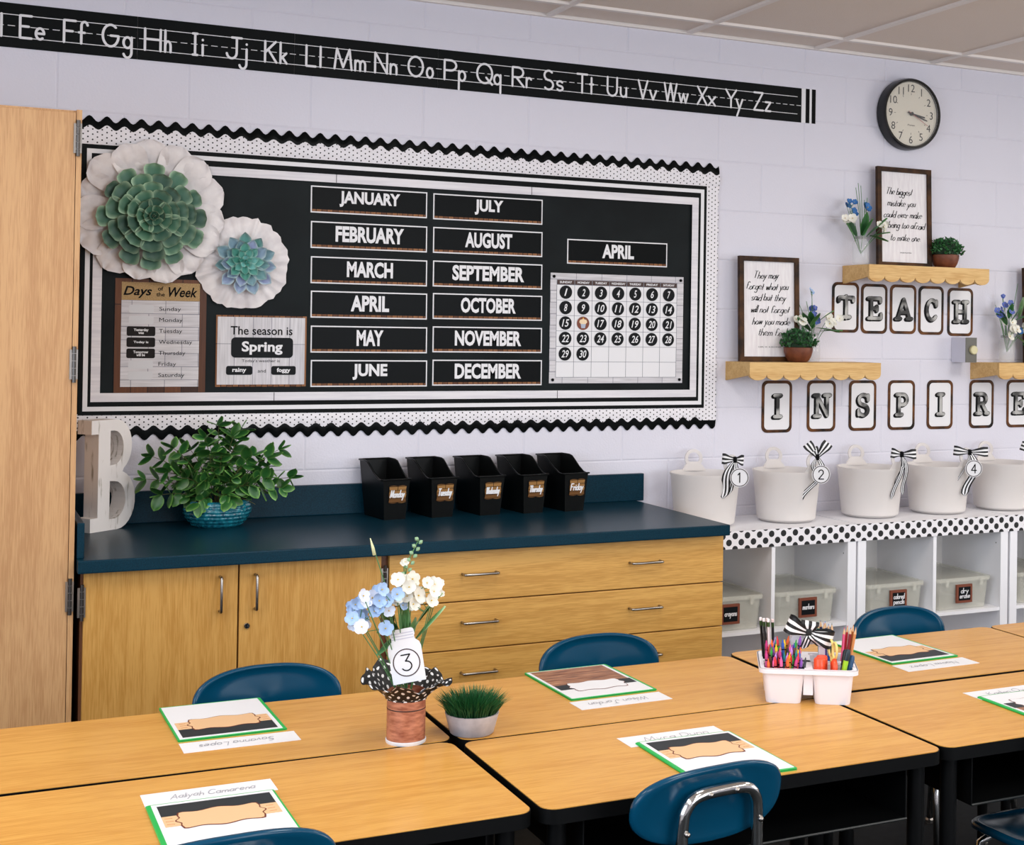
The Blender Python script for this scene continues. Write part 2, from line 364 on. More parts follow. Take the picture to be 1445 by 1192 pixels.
# single-stroke manuscript letters: cap height 1, midline .5, baseline 0, descender -.45
def arc(cx, cy, rx, ry, a0, a1, n=10): return [(cx+rx*math.cos(math.radians(a0+(a1-a0)*k/n)), cy+ry*math.sin(math.radians(a0+(a1-a0)*k/n))) for k in range(n+1)]
bowl = lambda cx=.25: arc(cx, .25, .25, .25, 0, 360, 16)
G = {
'A': [[(0, 0), (.38, 1), (.76, 0)], [(.13, .36), (.63, .36)]],
'B': [[(0, 0), (0, 1)], [(0, 1)]+arc(.28, .76, .24, .24, 90, -90)+[(0, .52)], [(0, .52)]+arc(.32, .26, .26, .26, 90, -90)+[(0, 0)]],
'C': [arc(.45, .5, .45, .5, 45, 315, 16)],
'D': [[(0, 0), (0, 1)]+arc(.2, .5, .5, .5, 90, -90)+[(0, 0)]],
'E': [[(.6, 1), (0, 1), (0, 0), (.6, 0)], [(0, .52), (.45, .52)]],
'F': [[(.6, 1), (0, 1), (0, 0)], [(0, .52), (.45, .52)]],
'G': [arc(.5, .5, .5, .5, 50, 360, 18)+[(.5, .5)]],
'H': [[(0, 0), (0, 1)], [(.7, 0), (.7, 1)], [(0, .52), (.7, .52)]],
'I': [[(.2, 0), (.2, 1)], [(0, 1), (.4, 1)], [(0, 0), (.4, 0)]],
'J': [[(.5, 1), (.5, .28)]+arc(.25, .28, .25, .28, 0, -170, 9), [(.25, 1), (.75, 1)]],
'K': [[(0, 0), (0, 1)], [(.6, 1), (0, .45)], [(.18, .6), (.65, 0)]],
'L': [[(0, 1), (0, 0), (.55, 0)]],
'M': [[(0, 0), (.12, 1), (.45, .1), (.78, 1), (.9, 0)]],
'N': [[(0, 0), (0, 1), (.7, 0), (.7, 1)]],
'O': [arc(.5, .5, .5, .5, 0, 360, 22)],
'P': [[(0, 0), (0, 1)]+arc(.3, .74, .28, .26, 90, -90)+[(0, .48)]],
'Q': [arc(.5, .5, .5, .5, 0, 360, 22), [(.6, .3), (1, -.05)]],
'R': [[(0, 0), (0, 1)]+arc(.3, .74, .28, .26, 90, -90)+[(0, .48)], [(.2, .48), (.62, 0)]],
'S': [arc(.32, .75, .28, .25, 40, 270, 12)+arc(.32, .25, .3, .25, 90, -140, 12)],
'T': [[(.38, 1), (.38, 0)], [(0, 1), (.76, 1)]],
'U': [[(0, 1), (0, .32)]+arc(.32, .32, .32, .32, 180, 360, 12)+[(.64, 1)]],
'V': [[(0, 1), (.35, 0), (.7, 1)]],
'W': [[(0, 1), (.25, 0), (.5, 1), (.75, 0), (1, 1)]],
'X': [[(0, 1), (.65, 0)], [(.65, 1), (0, 0)]],
'Y': [[(0, 1), (.34, .5), (.68, 1)], [(.34, .5), (.34, 0)]],
'Z': [[(0, 1), (.6, 1), (0, 0), (.65, 0)]],
'a': [bowl(), [(.5, .5), (.5, 0)]],
'b': [[(0, 1), (0, 0)], bowl(.25)],
'c': [arc(.25, .25, .25, .25, 45, 315, 12)],
'd': [bowl(), [(.5, 1), (.5, 0)]],
'e': [[(0, .26), (.5, .26)]+arc(.25, .25, .25, .25, 0, 310, 14)],
'f': [arc(.32, .82, .18, .18, 10, 180, 8)+[(.14, 0)], [(0, .5), (.34, .5)]],
'g': [bowl(), [(.5, .5), (.5, -.2)]+arc(.25, -.2, .25, .25, 0, -160, 9)],
'h': [[(0, 1), (0, 0)], [(0, .25)]+arc(.22, .27, .22, .23, 170, 0, 9)+[(.44, 0)]],
'i': [[(0, .5), (0, 0)], [(0, .72), (0, .74)]],
'j': [[(.3, .5), (.3, -.2)]+arc(.1, -.2, .2, .25, 0, -160, 8), [(.3, .72), (.3, .74)]],
'k': [[(0, 1), (0, 0)], [(.4, .5), (0, .2)], [(.12, .3), (.42, 0)]],
'l': [[(0, 1), (0, 0)]],
'm': [[(0, .5), (0, 0)], arc(.18, .3, .18, .2, 180, 0, 8)+[(.36, 0)], arc(.54, .3, .18, .2, 180, 0, 8)+[(.72, 0)]],
'n': [[(0, .5), (0, 0)], arc(.21, .29, .21, .21, 180, 0, 8)+[(.42, 0)]],
'o': [bowl()],
'p': [[(0, .5), (0, -.45)], bowl()],
'q': [bowl(), [(.5, .5), (.5, -.45)]],
'r': [[(0, .5), (0, 0)], arc(.2, .28, .2, .22, 180, 40, 7)],
's': [arc(.2, .375, .17, .125, 30, 270, 9)+arc(.2, .125, .18, .125, 90, -150, 9)],
't': [[(.15, .85), (.15, 0)], [(0, .5), (.32, .5)]],
'u': [[(0, .5), (0, .22)]+arc(.21, .22, .21, .22, 180, 360, 8), [(.42, .5), (.42, 0)]],
'v': [[(0, .5), (.2, 0), (.4, .5)]],
'w': [[(0, .5), (.16, 0), (.32, .5), (.48, 0), (.64, .5)]],
'x': [[(0, .5), (.4, 0)], [(.4, .5), (0, 0)]],
'y': [[(0, .5), (.22, 0)], [(.45, .5), (.05, -.45)]],
'z': [[(0, .5), (.4, .5), (0, 0), (.42, 0)]],
'.': [[(0, 0), (0, .03)]], "'": [[(0, 1), (0, .8)]],
'1': [[(0, .8), (.2, 1), (.2, 0)]], '2': [arc(.28, .72, .27, .28, 170, -30, 10)+[(0, 0), (.58, 0)]],
'3': [[(.02, 1), (.5, 1), (.22, .6)]+arc(.24, .3, .28, .3, 80, -150, 12)], '4': [[(.45, 0), (.45, 1), (0, .3), (.62, .3)]],
}
def stroke_mb(mb, strokes, f, th, y, plane='xz', calli=False):
    # every dab of the pen sits a hair prouder than the one before, so no two faces coincide
    cnt = [0]; base = y
    def P3(u, v): return (u, base-cnt[0]*1.2e-5, v) if plane == 'xz' else (u, v, base+cnt[0]*1.2e-5)
    for st in strokes:
        q = [f(*p) for p in st]
        for a, b in zip(q, q[1:]):
            d = math.hypot(b[0]-a[0], b[1]-a[1])
            if d < 1e-7: continue
            tw = th*(.55+.85*abs(b[1]-a[1])/d) if calli else th
            nx, ny = -(b[1]-a[1])/d*tw/2, (b[0]-a[0])/d*tw/2
            cnt[0] += 1
            mb.add([P3(a[0]+nx, a[1]+ny), P3(a[0]-nx, a[1]-ny), P3(b[0]-nx, b[1]-ny), P3(b[0]+nx, b[1]+ny)], [(0, 1, 2, 3)])
        for a in q:
            cnt[0] += 1
            r_ = th*(.36 if calli else .5)
            mb.add([P3(a[0]+r_*math.cos(PI*k/3), a[1]+r_*math.sin(PI*k/3)) for k in range(6)], [tuple(range(6))])
def hand(s, x0, x1, z, h, th, y, m, parent, slant=.25, name='handwriting', plane='xz', flip=False, wob=0, mb=None, center=None, wave=0, calli=False):
    """a handwritten line fitted between x0 and x1 on baseline z"""
    pen = 0; items = []
    for ch in s:
        if ch == ' ': pen += .38; continue
        st = G[ch]; xs = [p[0] for q in st for p in q]; items.append((st, pen-min(xs), ch)); pen += max(xs)-min(xs)+.2
    pen -= .2; k = (x1-x0)/pen
    prev = None; own = mb is None; mb = mb or MB(); rnd = random.Random(s)
    ok = False
    for st, off, ch_ in items:
        dz = rnd.uniform(-wob, wob)
        def f(a, b, off=off, dz=dz):
            u = (off+a)*k+slant*b*h; v = b*h+dz+wave*math.sin((off+a)*1.3)
            if flip: return (x1-u, z-v)
            return (x0+u, z+v)
        stroke_mb(mb, st, f, th, y, plane, calli)
        if calli and prev is not None and off-prev < .32 and ok and ch_.islower(): stroke_mb(mb, [[(prev-.06, .03), (prev+.06, .0), (off-.02, .2), (off+.06, .42)]], lambda a, b: (x0+a*k+slant*b*h, z+b*h), th*.6, y, plane)
        prev = off+max(p[0] for q in st for p in q); ok = ch_.islower()
    if own: return mb.build(name, m, parent, fixn=False)
# ================================================================= the room
X0, X1, Y0 = -1.7, 6.9, -7.9
wb = bb((X0, .03, 0), (X1, .15, CEIL+.1), 'wall_back', M_mortar); tag(wb, kind='structure')
# painted concrete blocks in running bond, every block its own piece with eased edges
def block_mesh(w_, h_, nm):
    e = .0055; mb = MB()
    x0, x1, z0, z1 = -w_/2+.00005, w_/2-.00005, -h_/2+.00005, h_/2-.00005
    mb.add([(x0, .03, z0), (x1, .03, z0), (x1, .03, z1), (x0, .03, z1), (x0, .0023, z0), (x1, .0023, z0), (x1, .0023, z1), (x0, .0023, z1),
            (x0+e, 0, z0+e), (x1-e, 0, z0+e), (x1-e, 0, z1-e), (x0+e, 0, z1-e)],
           [(0, 1, 5, 4), (1, 2, 6, 5), (2, 3, 7, 6), (3, 0, 4, 7), (4, 5, 9, 8), (5, 6, 10, 9), (6, 7, 11, 10), (7, 4, 8, 11), (8, 9, 10, 11)])
    return mb.mesh(nm, M_wall)
BW, BH = .4215, .2033
full = block_mesh(BW, BH, 'block'); top_h = CEIL-2.686
topm = block_mesh(BW, top_h, 'block')
row = 0; z = 2.686
while z > .55:
    off = 2.851 if row % 2 == 1 else 2.851+BW/2
    x = off-BW*6-BW/2
    while x < 5.1:
        if x > -.1: inst('block', full, wb, Matrix.Translation((x, 0, z-BH/2)))
        x += BW
    z -= BH; row += 1
x = 2.851-BW*6-BW/2
while x < 5.1:
    if x > -.1: inst('block', topm, wb, Matrix.Translation((x, 0, 2.686+top_h/2)))
    x += BW
low = MB(); low.box((-.45, 0, 0), (5.2, .03, z+.0)); low.build('lower_courses', M_wall, wb)
for nm, a, b in (('wall_left', (X0-.12, Y0, 0), (X0, .15, CEIL+.1)), ('wall_front', (X0-.12, Y0-.12, 0), (X1+.12, Y0, CEIL+.1)), ('wall_right', (X1, Y0, 0), (X1+.12, .15, CEIL+.1))):
    tag(bb(a, b, nm, mat('plain_wall_paint', '#dcdae2', .6)), kind='structure')
tag(bb((X0-.12, Y0-.12, -.1), (X1+.12, .15, 0), 'floor', M_floor), kind='structure')
ce = bb((X0-.12, Y0-.12, CEIL+.06), (X1+.12, .15, CEIL+.14), 'ceiling', M_tile); tag(ce, kind='structure')
# T-bar grid and lay-in panels: 0.615 wide, 1.22 deep, one cut row along the wall
gx = [2.08+.618*k for k in range(-5, 9)]; gy = [-.222-1.22*k for k in range(0, 7)]
gm = MB()
for x in gx: gm.box((x-.012, Y0, CEIL-.006), (x+.012, 0, CEIL+.03))
for y in gy: gm.box((X0, y-.012, CEIL-.0065), (X1, y+.012, CEIL+.03))
gm.box((X0, -.02, CEIL-.0066), (X1, 0, CEIL+.03))
gm.build('ceiling_grid', M_grid, ce)
for (h0, h1) in ((-.222, -.02),)+tuple((gy[i+1], gy[i]) for i in range(len(gy)-1)):
    me = MB().box((-.297, (h0-h1)/2+.012, 0), (.297, (h1-h0)/2-.012, .02), None, 0).mesh('ceiling_panel', M_tile)
    for x in gx[:-1]: inst('ceiling_panel', me, ce, Matrix.Translation((x+.309, (h0+h1)/2, CEIL+.004)))
# window frames behind the daylight (outside the frame of the picture)
def window(nm, loc, w_, h_, rz):
    t = bpy.data.objects.new(nm, None); C.objects.link(t); t.location = loc; t.rotation_euler = (0, 0, rz); tag(t, kind='structure')
    MB().ring([(-w_/2-.06, -.06), (w_/2+.06, -.06), (w_/2+.06, h_+.06), (-w_/2-.06, h_+.06)], [(-w_/2, 0), (w_/2, 0), (w_/2, h_), (-w_/2, h_)], 0, -.05).build('window_frame', M_shelfwhite, t)
    bb((-w_/2, -.012, 0), (w_/2, -.004, h_), 'pane', mat('bright_sky_glass', '#dfeaf5', .1), t)
window('window_1', (6.9, -3.3, .95), 2.6, 1.5, -PI/2)
window('window_3', (-1.7, -3.6, 1.0), 2.6, 1.5, PI/2)
window('window_2', (3.4, -7.9, .95), 3.2, 1.5, PI)
for (x, y) in TROFFERS:
    t = thing('ceiling_light', 'recessed fluorescent ceiling light, %s row, %s' % ({-2.1: 'desk', -4.4: 'camera', -6.4: 'rear'}[y], {-.4: 'left', 1.75: 'middle', 4.25: 'right'}[x]), 'ceiling light', (x, y, CEIL), group='ceiling lights')
    MB().ring([(-.3, -.6), (.3, -.6), (.3, .6), (-.3, .6)], [(-.27, -.55), (.27, -.55), (.27, .55), (-.27, .55)], -.012, -.034, 'z').build('light_frame', M_shelfwhite, t)

# ================================================================= alphabet strip
al = thing('alphabet_strip', 'long black alphabet strip with white handwriting letters high on the wall', 'wall strip', (0, 0, 2.47))
segs = [-.45, .573, 1.105, 1.64, 2.17, 2.70, 3.256]
for a, b in zip(segs, segs[1:]): bb((a+.0006, -.003, 0), (b-.0006, 0, .145), 'strip_panel', M_blackp, al)
bb((3.256, -.0025, 0), (3.328, 0, .1455), 'striped_end', M_white, al)
for a, b in ((3.277, 3.296), (3.308, 3.327)): bb((a, -.0035, .0), (b, -.002, .1455), 'black_bar', M_ink, al)
ln = MB()
for zz in (.1075, .0345): ln.box((-.2, -.0036, zz-.0012), (3.235, -.003, zz+.0012))
x = .0
while x < 3.23: ln.box((x, -.0036, .070), (x+.022, -.003, .0722)); x += .034
ln.build('guide_lines', M_white, al)
AB = [('l', .142, .160), ('E', 0.203, 0.246), ('e', 0.251, 0.284), ('F', 0.337, 0.381), ('f', 0.383, 0.418), ('G', 0.458, 0.516), ('g', 0.524, 0.558), ('H', 0.593, 0.652), ('h', 0.659, 0.685), ('I', 0.75, 0.774), ('i', 0.784, 0.791), ('J', 0.865, 0.924), ('j', 0.909, 0.941), ('K', 0.997, 1.045), ('k', 1.051, 1.081), ('L', 1.143, 1.185), ('l', 1.194, 1.202), ('M', 1.245, 1.316), ('m', 1.321, 1.366), ('N', 1.395, 1.448), ('n', 1.453, 1.484), ('O', 1.521, 1.585), ('o', 1.592, 1.624), ('P', 1.661, 1.715), ('p', 1.718, 1.751), ('Q', 1.79, 1.859), ('q', 1.859, 1.893), ('R', 1.934, 1.989), ('r', 1.992, 2.019), ('S', 2.066, 2.111), ('s', 2.12, 2.152), ('T', 2.205, 2.257), ('t', 2.26, 2.283), ('U', 2.337, 2.387), ('u', 2.395, 2.428), ('V', 2.474, 2.523), ('v', 2.526, 2.563), ('W', 2.592, 2.656), ('w', 2.659, 2.708), ('X', 2.745, 2.797), ('x', 2.797, 2.837), ('Y', 2.879, 2.937), ('y', 2.93, 2.967), ('Z', 3.015, 3.069), ('z', 3.071, 3.105)]
TH = .0082
for ch, a, b in AB:
    st = G[ch]; xs = [p[0] for q in st for p in q]; mn, mxx = min(xs), max(xs); aa, b2 = a+TH/2, b-TH/2
    k = (b2-aa)/(mxx-mn) if mxx-mn > .05 else 0
    mb = MB(); stroke_mb(mb, st, lambda u, v: ((aa+(u-mn)*k) if k else (a+b)/2, .0345+v*.073), TH, -.0042)
    mb.build('letter', M_white, al, fixn=False)

# ================================================================= bulletin board
BZ = 1.18
bd = thing('bulletin_board', 'large black bulletin board with scalloped polka dot border above the counter', 'bulletin board', (0, 0, BZ))
def wavy(x0, x1, zb, amp, per, step=8, ph=0):
    n = int((x1-x0)/per*step); return [(x0+(x1-x0)*i/n, zb+amp*math.sin(2*PI*((x1-x0)*i/n)/per+ph)) for i in range(n+1)]
z0 = lambda v: v-BZ
bb((.30, -.004, z0(1.22)), (2.79, 0, z0(2.17)), 'black_backing_paper', M_chalk, bd)
def strip(nm, a, b, m, y): return bb((a[0], y-.0012, z0(a[1])), (b[0], y, z0(b[1])), nm, m, bd)
PER = .0555
def scallop(nm, x0, x1, zin, zmid, zout, amp, m, y, bulge=.004):
    """card trim with one wavy edge, gently cupped off the wall"""
    n = int((x1-x0)/PER*8); sg = 1 if zout > zin else -1; mb = MB()
    def f(u, v):
        x = x0+(x1-x0)*u; zo = zout+amp*math.sin(2*PI*(x-x0)/PER)
        return (x, y-bulge*math.sin(PI*v)*(.7+.3*math.sin(7*x)), z0(zin+(zo-zin)*v))
    mb.grid(f, n, 4); return mb.build(nm, m, bd, smooth=True)
M_shiny = mat('glossy_black_trim', '#080b0c', .35, spec=.07)
scallop('black_scalloped_trim', .30, 2.853, 2.20, 0, 2.258, .0105, M_shiny, -.0045, .009)
scallop('black_scalloped_trim', .30, 2.853, 1.245, 0, 1.189, .0105, M_shiny, -.0045, .005)
scallop('polka_dot_trim', .30, 2.853, 2.168, 0, 2.229, .0085, M_polka, -.0105, .009)
scallop('polka_dot_trim', .30, 2.853, 1.270, 0, 1.221, .0085, M_polka, -.0085, .005)
mb = MB(); mb.prism([(2.792, z0(1.215)), (2.792, z0(2.23))]+[(2.85+.0035*math.sin(k*PI/4), z0(2.23-(1.015)*k/146)) for k in range(147)], -.0115, -.009); mb.build('polka_dot_trim', M_polka, bd)
# striped frame trim: black / white / black, then whitewashed plank
def frame_trim(xa, xb, za, zb, w_, m, y, nm):
    for nm2, a, b in ((nm, (xa, zb-w_), (xb, zb)), (nm, (xa, za), (xb, za+w_)), (nm, (xa, za+w_), (xa+w_, zb-w_)), (nm, (xb-w_, za+w_), (xb, zb-w_))): strip(nm2, a, b, m, y)
frame_trim(.405, 2.795, 1.266, 2.171, .0525, M_blackp, -.0105, 'black_stripe_trim')
frame_trim(.4185, 2.7825, 1.2795, 2.1565, .015, M_white, -.0118, 'white_stripe')
frame_trim(.443, 2.757, 1.3105, 2.1215, .0295, M_plankw, -.0118, 'whitewashed_plank_trim')
for xx, zz in ((1.26, 2.107), (2.02, 2.107), (1.05, 1.325), (2.14, 1.325)): bb((xx, -.0136, z0(zz-.0145)), (xx+.002, -.0129, z0(zz+.0145)), 'plank_seam', M_ink, bd)

# month cards
def month(t_, x0, ztop, w_, label, tw, th=.058, group='month cards on the bulletin board'):
    h_ = .0965; t = thing('month_card', label, 'sign', (x0, -.0045, ztop-h_), group=group)
    bb((0, -.0018, 0), (w_, 0, h_), 'card', M_white, t)
    bb((.0045, -.0024, .0045), (w_-.0045, -.0018, h_-.0045), 'black_panel', M_shiny, t)
    bb((.0045, -.0028, .0045), (w_-.0045, -.0022, .0125), 'wood_strip', M_woodstrip, t)
    text(t_, tw, th, w_/2, .054, -.0032, M_white, t, bold=.04); return t
c1 = ['JANUARY', 'FEBRUARY', 'MARCH', 'APRIL', 'MAY', 'JUNE']; zt1 = [2.078, 1.951, 1.825, 1.702, 1.577, 1.454]; tw1 = [.226, .255, .172, .143, .100, .130]
c2 = ['JULY', 'AUGUST', 'SEPTEMBER', 'OCTOBER', 'NOVEMBER', 'DECEMBER']; zt2 = [2.076, 1.951, 1.826, 1.705, 1.581, 1.457]; tw2 = [.115, .190, .290, .222, .268, .268]
for i in range(6):
    month(c1[i], 1.171+.002*i, zt1[i], .434, 'black month card with white word %s in left column' % c1[i].capitalize(), tw1[i])
    month(c2[i], 1.629+.0014*i, zt2[i], .441, 'black month card with white word %s in right column' % c2[i].capitalize(), tw2[i])
month('APRIL', 2.177, 1.930, .441, 'single black April card above the monthly calendar', .140, .055)

# monthly calendar
cal = thing('calendar_poster', 'white plank calendar poster with black numbered discs', 'calendar', (2.108, -.0045, 1.367))
bb((0, -.002, 0), (.587, 0, .429), 'poster_sheet', M_whiteplank, cal)
gl = MB(); gx0, gx1, gz0, gz1 = .027, .557, .024, .384; cw = (gx1-gx0)/7; rh = (gz1-gz0)/6
gridp = bb((gx0, -.0023, gz0), (gx1, -.002, gz1), 'day_grid', M_white, cal)
for k in range(8): gl.box((gx0+cw*k-.0007, -.0028, gz0), (gx0+cw*k+.0007, -.0023, gz1+.02))
for k in range(7): gl.box((gx0, -.0028, gz0+rh*k-.0007), (gx1, -.0023, gz0+rh*k+.0007))
gl.build('grid_lines', mat('grey_ink', '#6a6e7c', .5), cal)
for k, d in enumerate(('SUNDAY', 'MONDAY', 'TUESDAY', 'WEDNESDAY', 'THURSDAY', 'FRIDAY', 'SATURDAY')):
    hd = bb((gx0+cw*k+.0015, -.003, gz1+.001), (gx0+cw*(k+1)-.0015, -.0022, gz1+.019), 'weekday_header', mat('header_brown', '#3a2019', .5), cal)
    text(d, .052 if len(d) < 9 else .062, .0085, gx0+cw*(k+.5), gz1+.010, -.0034, M_white, hd, bold=.03)
disc = MB().prism(circle(0, 0, .0265, 24, .0262), -.0015, 0).mesh('number_disc', mat('disc_black', '#0b0e11', .5, spec=.15))
for n_ in range(1, 31):
    c_, r_ = (n_-1) % 7, (n_-1)//7; x, z = gx0+cw*(c_+.5), gz1-rh*(r_+.5)+.001
    d = inst('number_disc', disc, cal, Matrix.Translation((x, -.003, z)))
    if n_ == 16:
        d.data = disc.copy(); d.data.materials[0] = mat('birthday_brown', '#7a3a20', .5); tag(d, 'brown birthday disc with a cream muffin picture')
        o = MB(); o.prism([(-.017, .004), (-.014, .013), (0, .017), (.014, .013), (.017, .004), (.010, -.003), (-.010, -.003)], -.0022, -.0015); o.build('muffin_top', mat('muffin_cream', '#ecd3ae', .5), d)
        MB().prism([(-.011, -.003), (.011, -.003), (.008, -.019), (-.008, -.019)], -.0022, -.0015).build('muffin_cup', mat('muffin_blue', '#a9b4c8', .5), d)
        MB().prism(circle(0, .019, .003, 8), -.0024, -.0015).build('candle_dot', mat('candle_yellow', '#e9b03c', .5), d)
    else: text(str(n_), .014 if n_ < 10 else .031, .029, 0, 0, -.0018, M_white, d, bold=.012, shear=.25, name='numeral')
for x, z in ((.014, .415), (.573, .415), (.014, .014), (.573, .014)):
    MB().lathe([(.0001, 0), (.0055, 0), (.006, .004), (.003, .008), (.0001, .009)], 12, Matrix.Translation((x, -.002, z)) @ Matrix.Rotation(PI/2, 4, 'X')).build('push_pin', M_ink, cal, smooth=True)

# days of the week poster
dw = thing('weekday_poster', 'tall days of the week chart with brown plank border', 'poster', (.515, -.0045, 1.339))
bb((0, -.002, 0), (.300, 0, .388), 'poster_backing', M_woodprint, dw)
bb((.0215, -.003, .0215), (.277, -.002, .315), 'white_panel', M_whiteplank, dw)
bb((.0215, -.0032, .315), (.277, -.002, .376), 'burlap_header', M_burlap, dw)
text('Days', .092, .040, .073, .342, -.0036, M_ink, dw, bold=.02, shear=.3)
text('of', .018, .014, .147, .356, -.0036, M_ink, dw, bold=.02)
text('the', .028, .014, .147, .336, -.0036, M_ink, dw, bold=.02)
text('Week', .096, .034, .221, .345, -.0036, M_ink, dw, bold=.02, shear=.3)
M_blank = mat('pale_grey_patch', '#cfd0d4', .5)
for k, (d, wd) in enumerate((('Sunday', .071), ('Monday', .077), ('Tuesday', .076), ('Wednesday', .110), ('Thursday', .088), ('Friday', .058), ('Saturday', .086))):
    zz = .285-.0376*k
    text(d, wd, .0175 if 'y' in d else .015, .144+wd/2, zz, -.0035, M_ink, dw)
    if k in (2, 3, 4):
        lb = MB().prism(rrect(.040, zz-.016, .132, zz+.0165, .006), -.0042, -.003).build('marker_label', mat('label_dark', '#17100e', .5, spec=.15), dw)
        text(('Yesterday\nwas', 'Today is', 'Tomorrow\nwill be')[k-2], .048, .019 if k != 3 else .010, .086, zz, -.0045, M_white, lb, bold=.03)
    else: MB().prism(rrect(.046, zz-.014, .126, zz+.014, .006), -.0034, -.003).build('blank_patch', M_blank, dw)

# season poster
se = thing('weather_poster', 'small season and weather chart with thin wood border', 'poster', (.848, -.0045, 1.359))
bb((0, -.002, 0), (.316, 0, .250), 'poster_backing', M_woodstrip, se)
M_whiteplankv = planks('white_upright_plank_print', '#f2f0f4', '#e6e4ea', '#a6a6b2', .064, False, .4, .3)
bb((.006, -.003, .008), (.310, -.002, .244), 'white_panel', M_whiteplankv, se)
text('The season is', .215, .030, .158, .197, -.0036, M_ink, se, bold=.012)
p = MB().prism(rrect(.053, .102, .268, .173, .014), -.0042, -.003).build('season_label', mat('label_black', '#0d1114', .5, spec=.15), se)
text('Spring', .142, .047, .160, .136, -.0046, M_white, p, bold=.03)
text("Today's weather is", .132, .0135, .156, .090, -.0036, M_ink, se)
for xx0, xx1, wd in ((.037, .127, 'rainy'), (.193, .279, 'foggy')):
    p = MB().prism(rrect(xx0, .042, xx1, .073, .007), -.0042, -.003).build('weather_label', mat('label_black', '#0d1114', .5, spec=.15), se)
    text(wd, .048, .019, (xx0+xx1)/2, .057, -.0046, M_white, p, bold=.03)
text('and', .028, .012, .160, .056, -.0036, M_ink, se)

# ================================================================= paper succulents
def leaf_mesh(nm, m, ln_, wd, cup, tip=.35, nu=4, nv=6, thick=0, curl=.0, prof=None):
    """leaf lying along +z from the origin, outward normal -y, cupped towards the viewer"""
    mb = MB(); rim = []
    for j in range(nv+1):
        v = j/nv; wv = (prof(v) if prof else (math.sin(PI*min(1, v*.93+.02)**1.5)**.6))*wd/2
        if v > .97: wv = wd*.02
        for i in range(nu+1):
            u = i/nu*2-1
            mb.v.append((u*wv, -cup*(u*u)*math.sin(PI*min(v, .9)*.55+.2)-curl*v*v*ln_, v*ln_)); rim.append(max(abs(u)**2, (v**4 if v > .5 else 0)))
    w_ = nu+1
    for j in range(nv):
        for i in range(nu): mb.f.append((j*w_+i, j*w_+i+1, (j+1)*w_+i+1, (j+1)*w_+i))
    mb.rim = rim; return mb.mesh(nm, m, True)
prof_suc = lambda v: (.32+.68*math.sin(PI*min(v, .72)/1.44)) if v < .72 else max(.08, math.sqrt(max(0, 1-((v-.72)/.29)**2)))
prof_pet = lambda v: (.45+.55*math.sin(PI*min(v, .7)/1.4)) if v < .7 else max(.05, math.sqrt(max(0, 1-((v-.7)/.305)**2)))
def petal_mesh(nm, m, ln_, wd, seed):
    r = random.Random(seed); mb = MB(); nu, nv = 8, 10; ph = [r.uniform(0, 6) for _ in range(4)]
    for j in range(nv+1):
        v = j/nv; wv = prof_pet(v)*wd/2
        for i in range(nu+1):
            u = i/nu*2-1
            y = -.012*math.sin(PI*v)-.0035*math.sin(7*u+ph[0]+3*v)*v-.004*math.sin(11*v+ph[1]+2*u)-.006*(u*u)*v+.003*math.sin(5*u*v*3+ph[2])
            mb.v.append((u*wv, y, v*ln_))
    for j in range(nv):
        for i in range(nu): mb.f.append((j*(nu+1)+i, j*(nu+1)+i+1, (j+1)*(nu+1)+i+1, (j+1)*(nu+1)+i))
    return mb.mesh(nm, m, True)
M_petal = noise_mix('creamy_paper', '#d9d4d6', '#eeeaea', 18, rough=.6)
def Rm(ax, a): return Matrix.Rotation(a, 4, ax)
fl = thing('paper_flower', 'big white paper flower with green succulent centre in board corner', 'paper flower', (.624, -.014, 1.955))
pm = [petal_mesh('petal', M_petal, .155, .118, s) for s in range(4)]
rnd = random.Random(3)
NP = 15
for k in range(NP):
    a = 2*PI*k/NP+rnd.uniform(-.05, .05); s = rnd.uniform(.95, 1.06)
    inst('petal', pm[k % 4], fl, Rm('Y', a) @ Matrix.Translation((0, -.002-.0035*(k % 3), .088)) @ Rm('X', rnd.uniform(.02, .07)) @ Matrix.Scale(s, 4))
for k in range(9):
    a = 2*PI*(k+.4)/9; inst('petal', pm[k % 4], fl, Rm('Y', a) @ Matrix.Translation((0, -.010, .03)) @ Rm('X', .0) @ Matrix.Scale(.72, 4))
M_suc = leafmat('green_succulent', '#3c6e5e', '#9dbb9f', .5, .22, '#35624c')
sl = leaf_mesh('leaf', M_suc, .066, .066, .010, prof=prof_suc, curl=.06, nv=10)
def rosette(par, rings, lm, cx, cz, y0, seed):
    r = random.Random(seed)
    for n_, rad, sc, yy, tilt, off in rings:
        for k in range(n_):
            a = 2*PI*(k+off)/n_+r.uniform(-.07, .07)
            inst('leaf', lm, par, Matrix.Translation((cx, y0-yy-r.uniform(0, .003), cz)) @ Rm('Y', a) @ Matrix.Translation((0, 0, rad-sc*.066)) @ Rm('X', tilt+r.uniform(-.05, .05)) @ Matrix.Scale(sc*r.uniform(.93, 1.06), 4))
rosette(fl, [(12, .178, 1.0, .034, .04, 0), (11, .150, 1.1, .040, .08, .5), (10, .122, 1.05, .047, .14, 0), (8, .092, .95, .054, .22, .5), (7, .066, .78, .060, .35, .2), (6, .044, .58, .066, .55, .5), (5, .026, .38, .070, .85, 0), (3, .014, .24, .072, 1.1, .3)], sl, .0, -.02, -.004, 5)
f2 = thing('paper_flower', 'smaller round white paper flower with blue purple succulent centre', 'paper flower', (.932, -.012, 1.792))
mb = MB(); rnd = random.Random(9); cr = [rnd.uniform(-1, 1) for _ in range(61)]
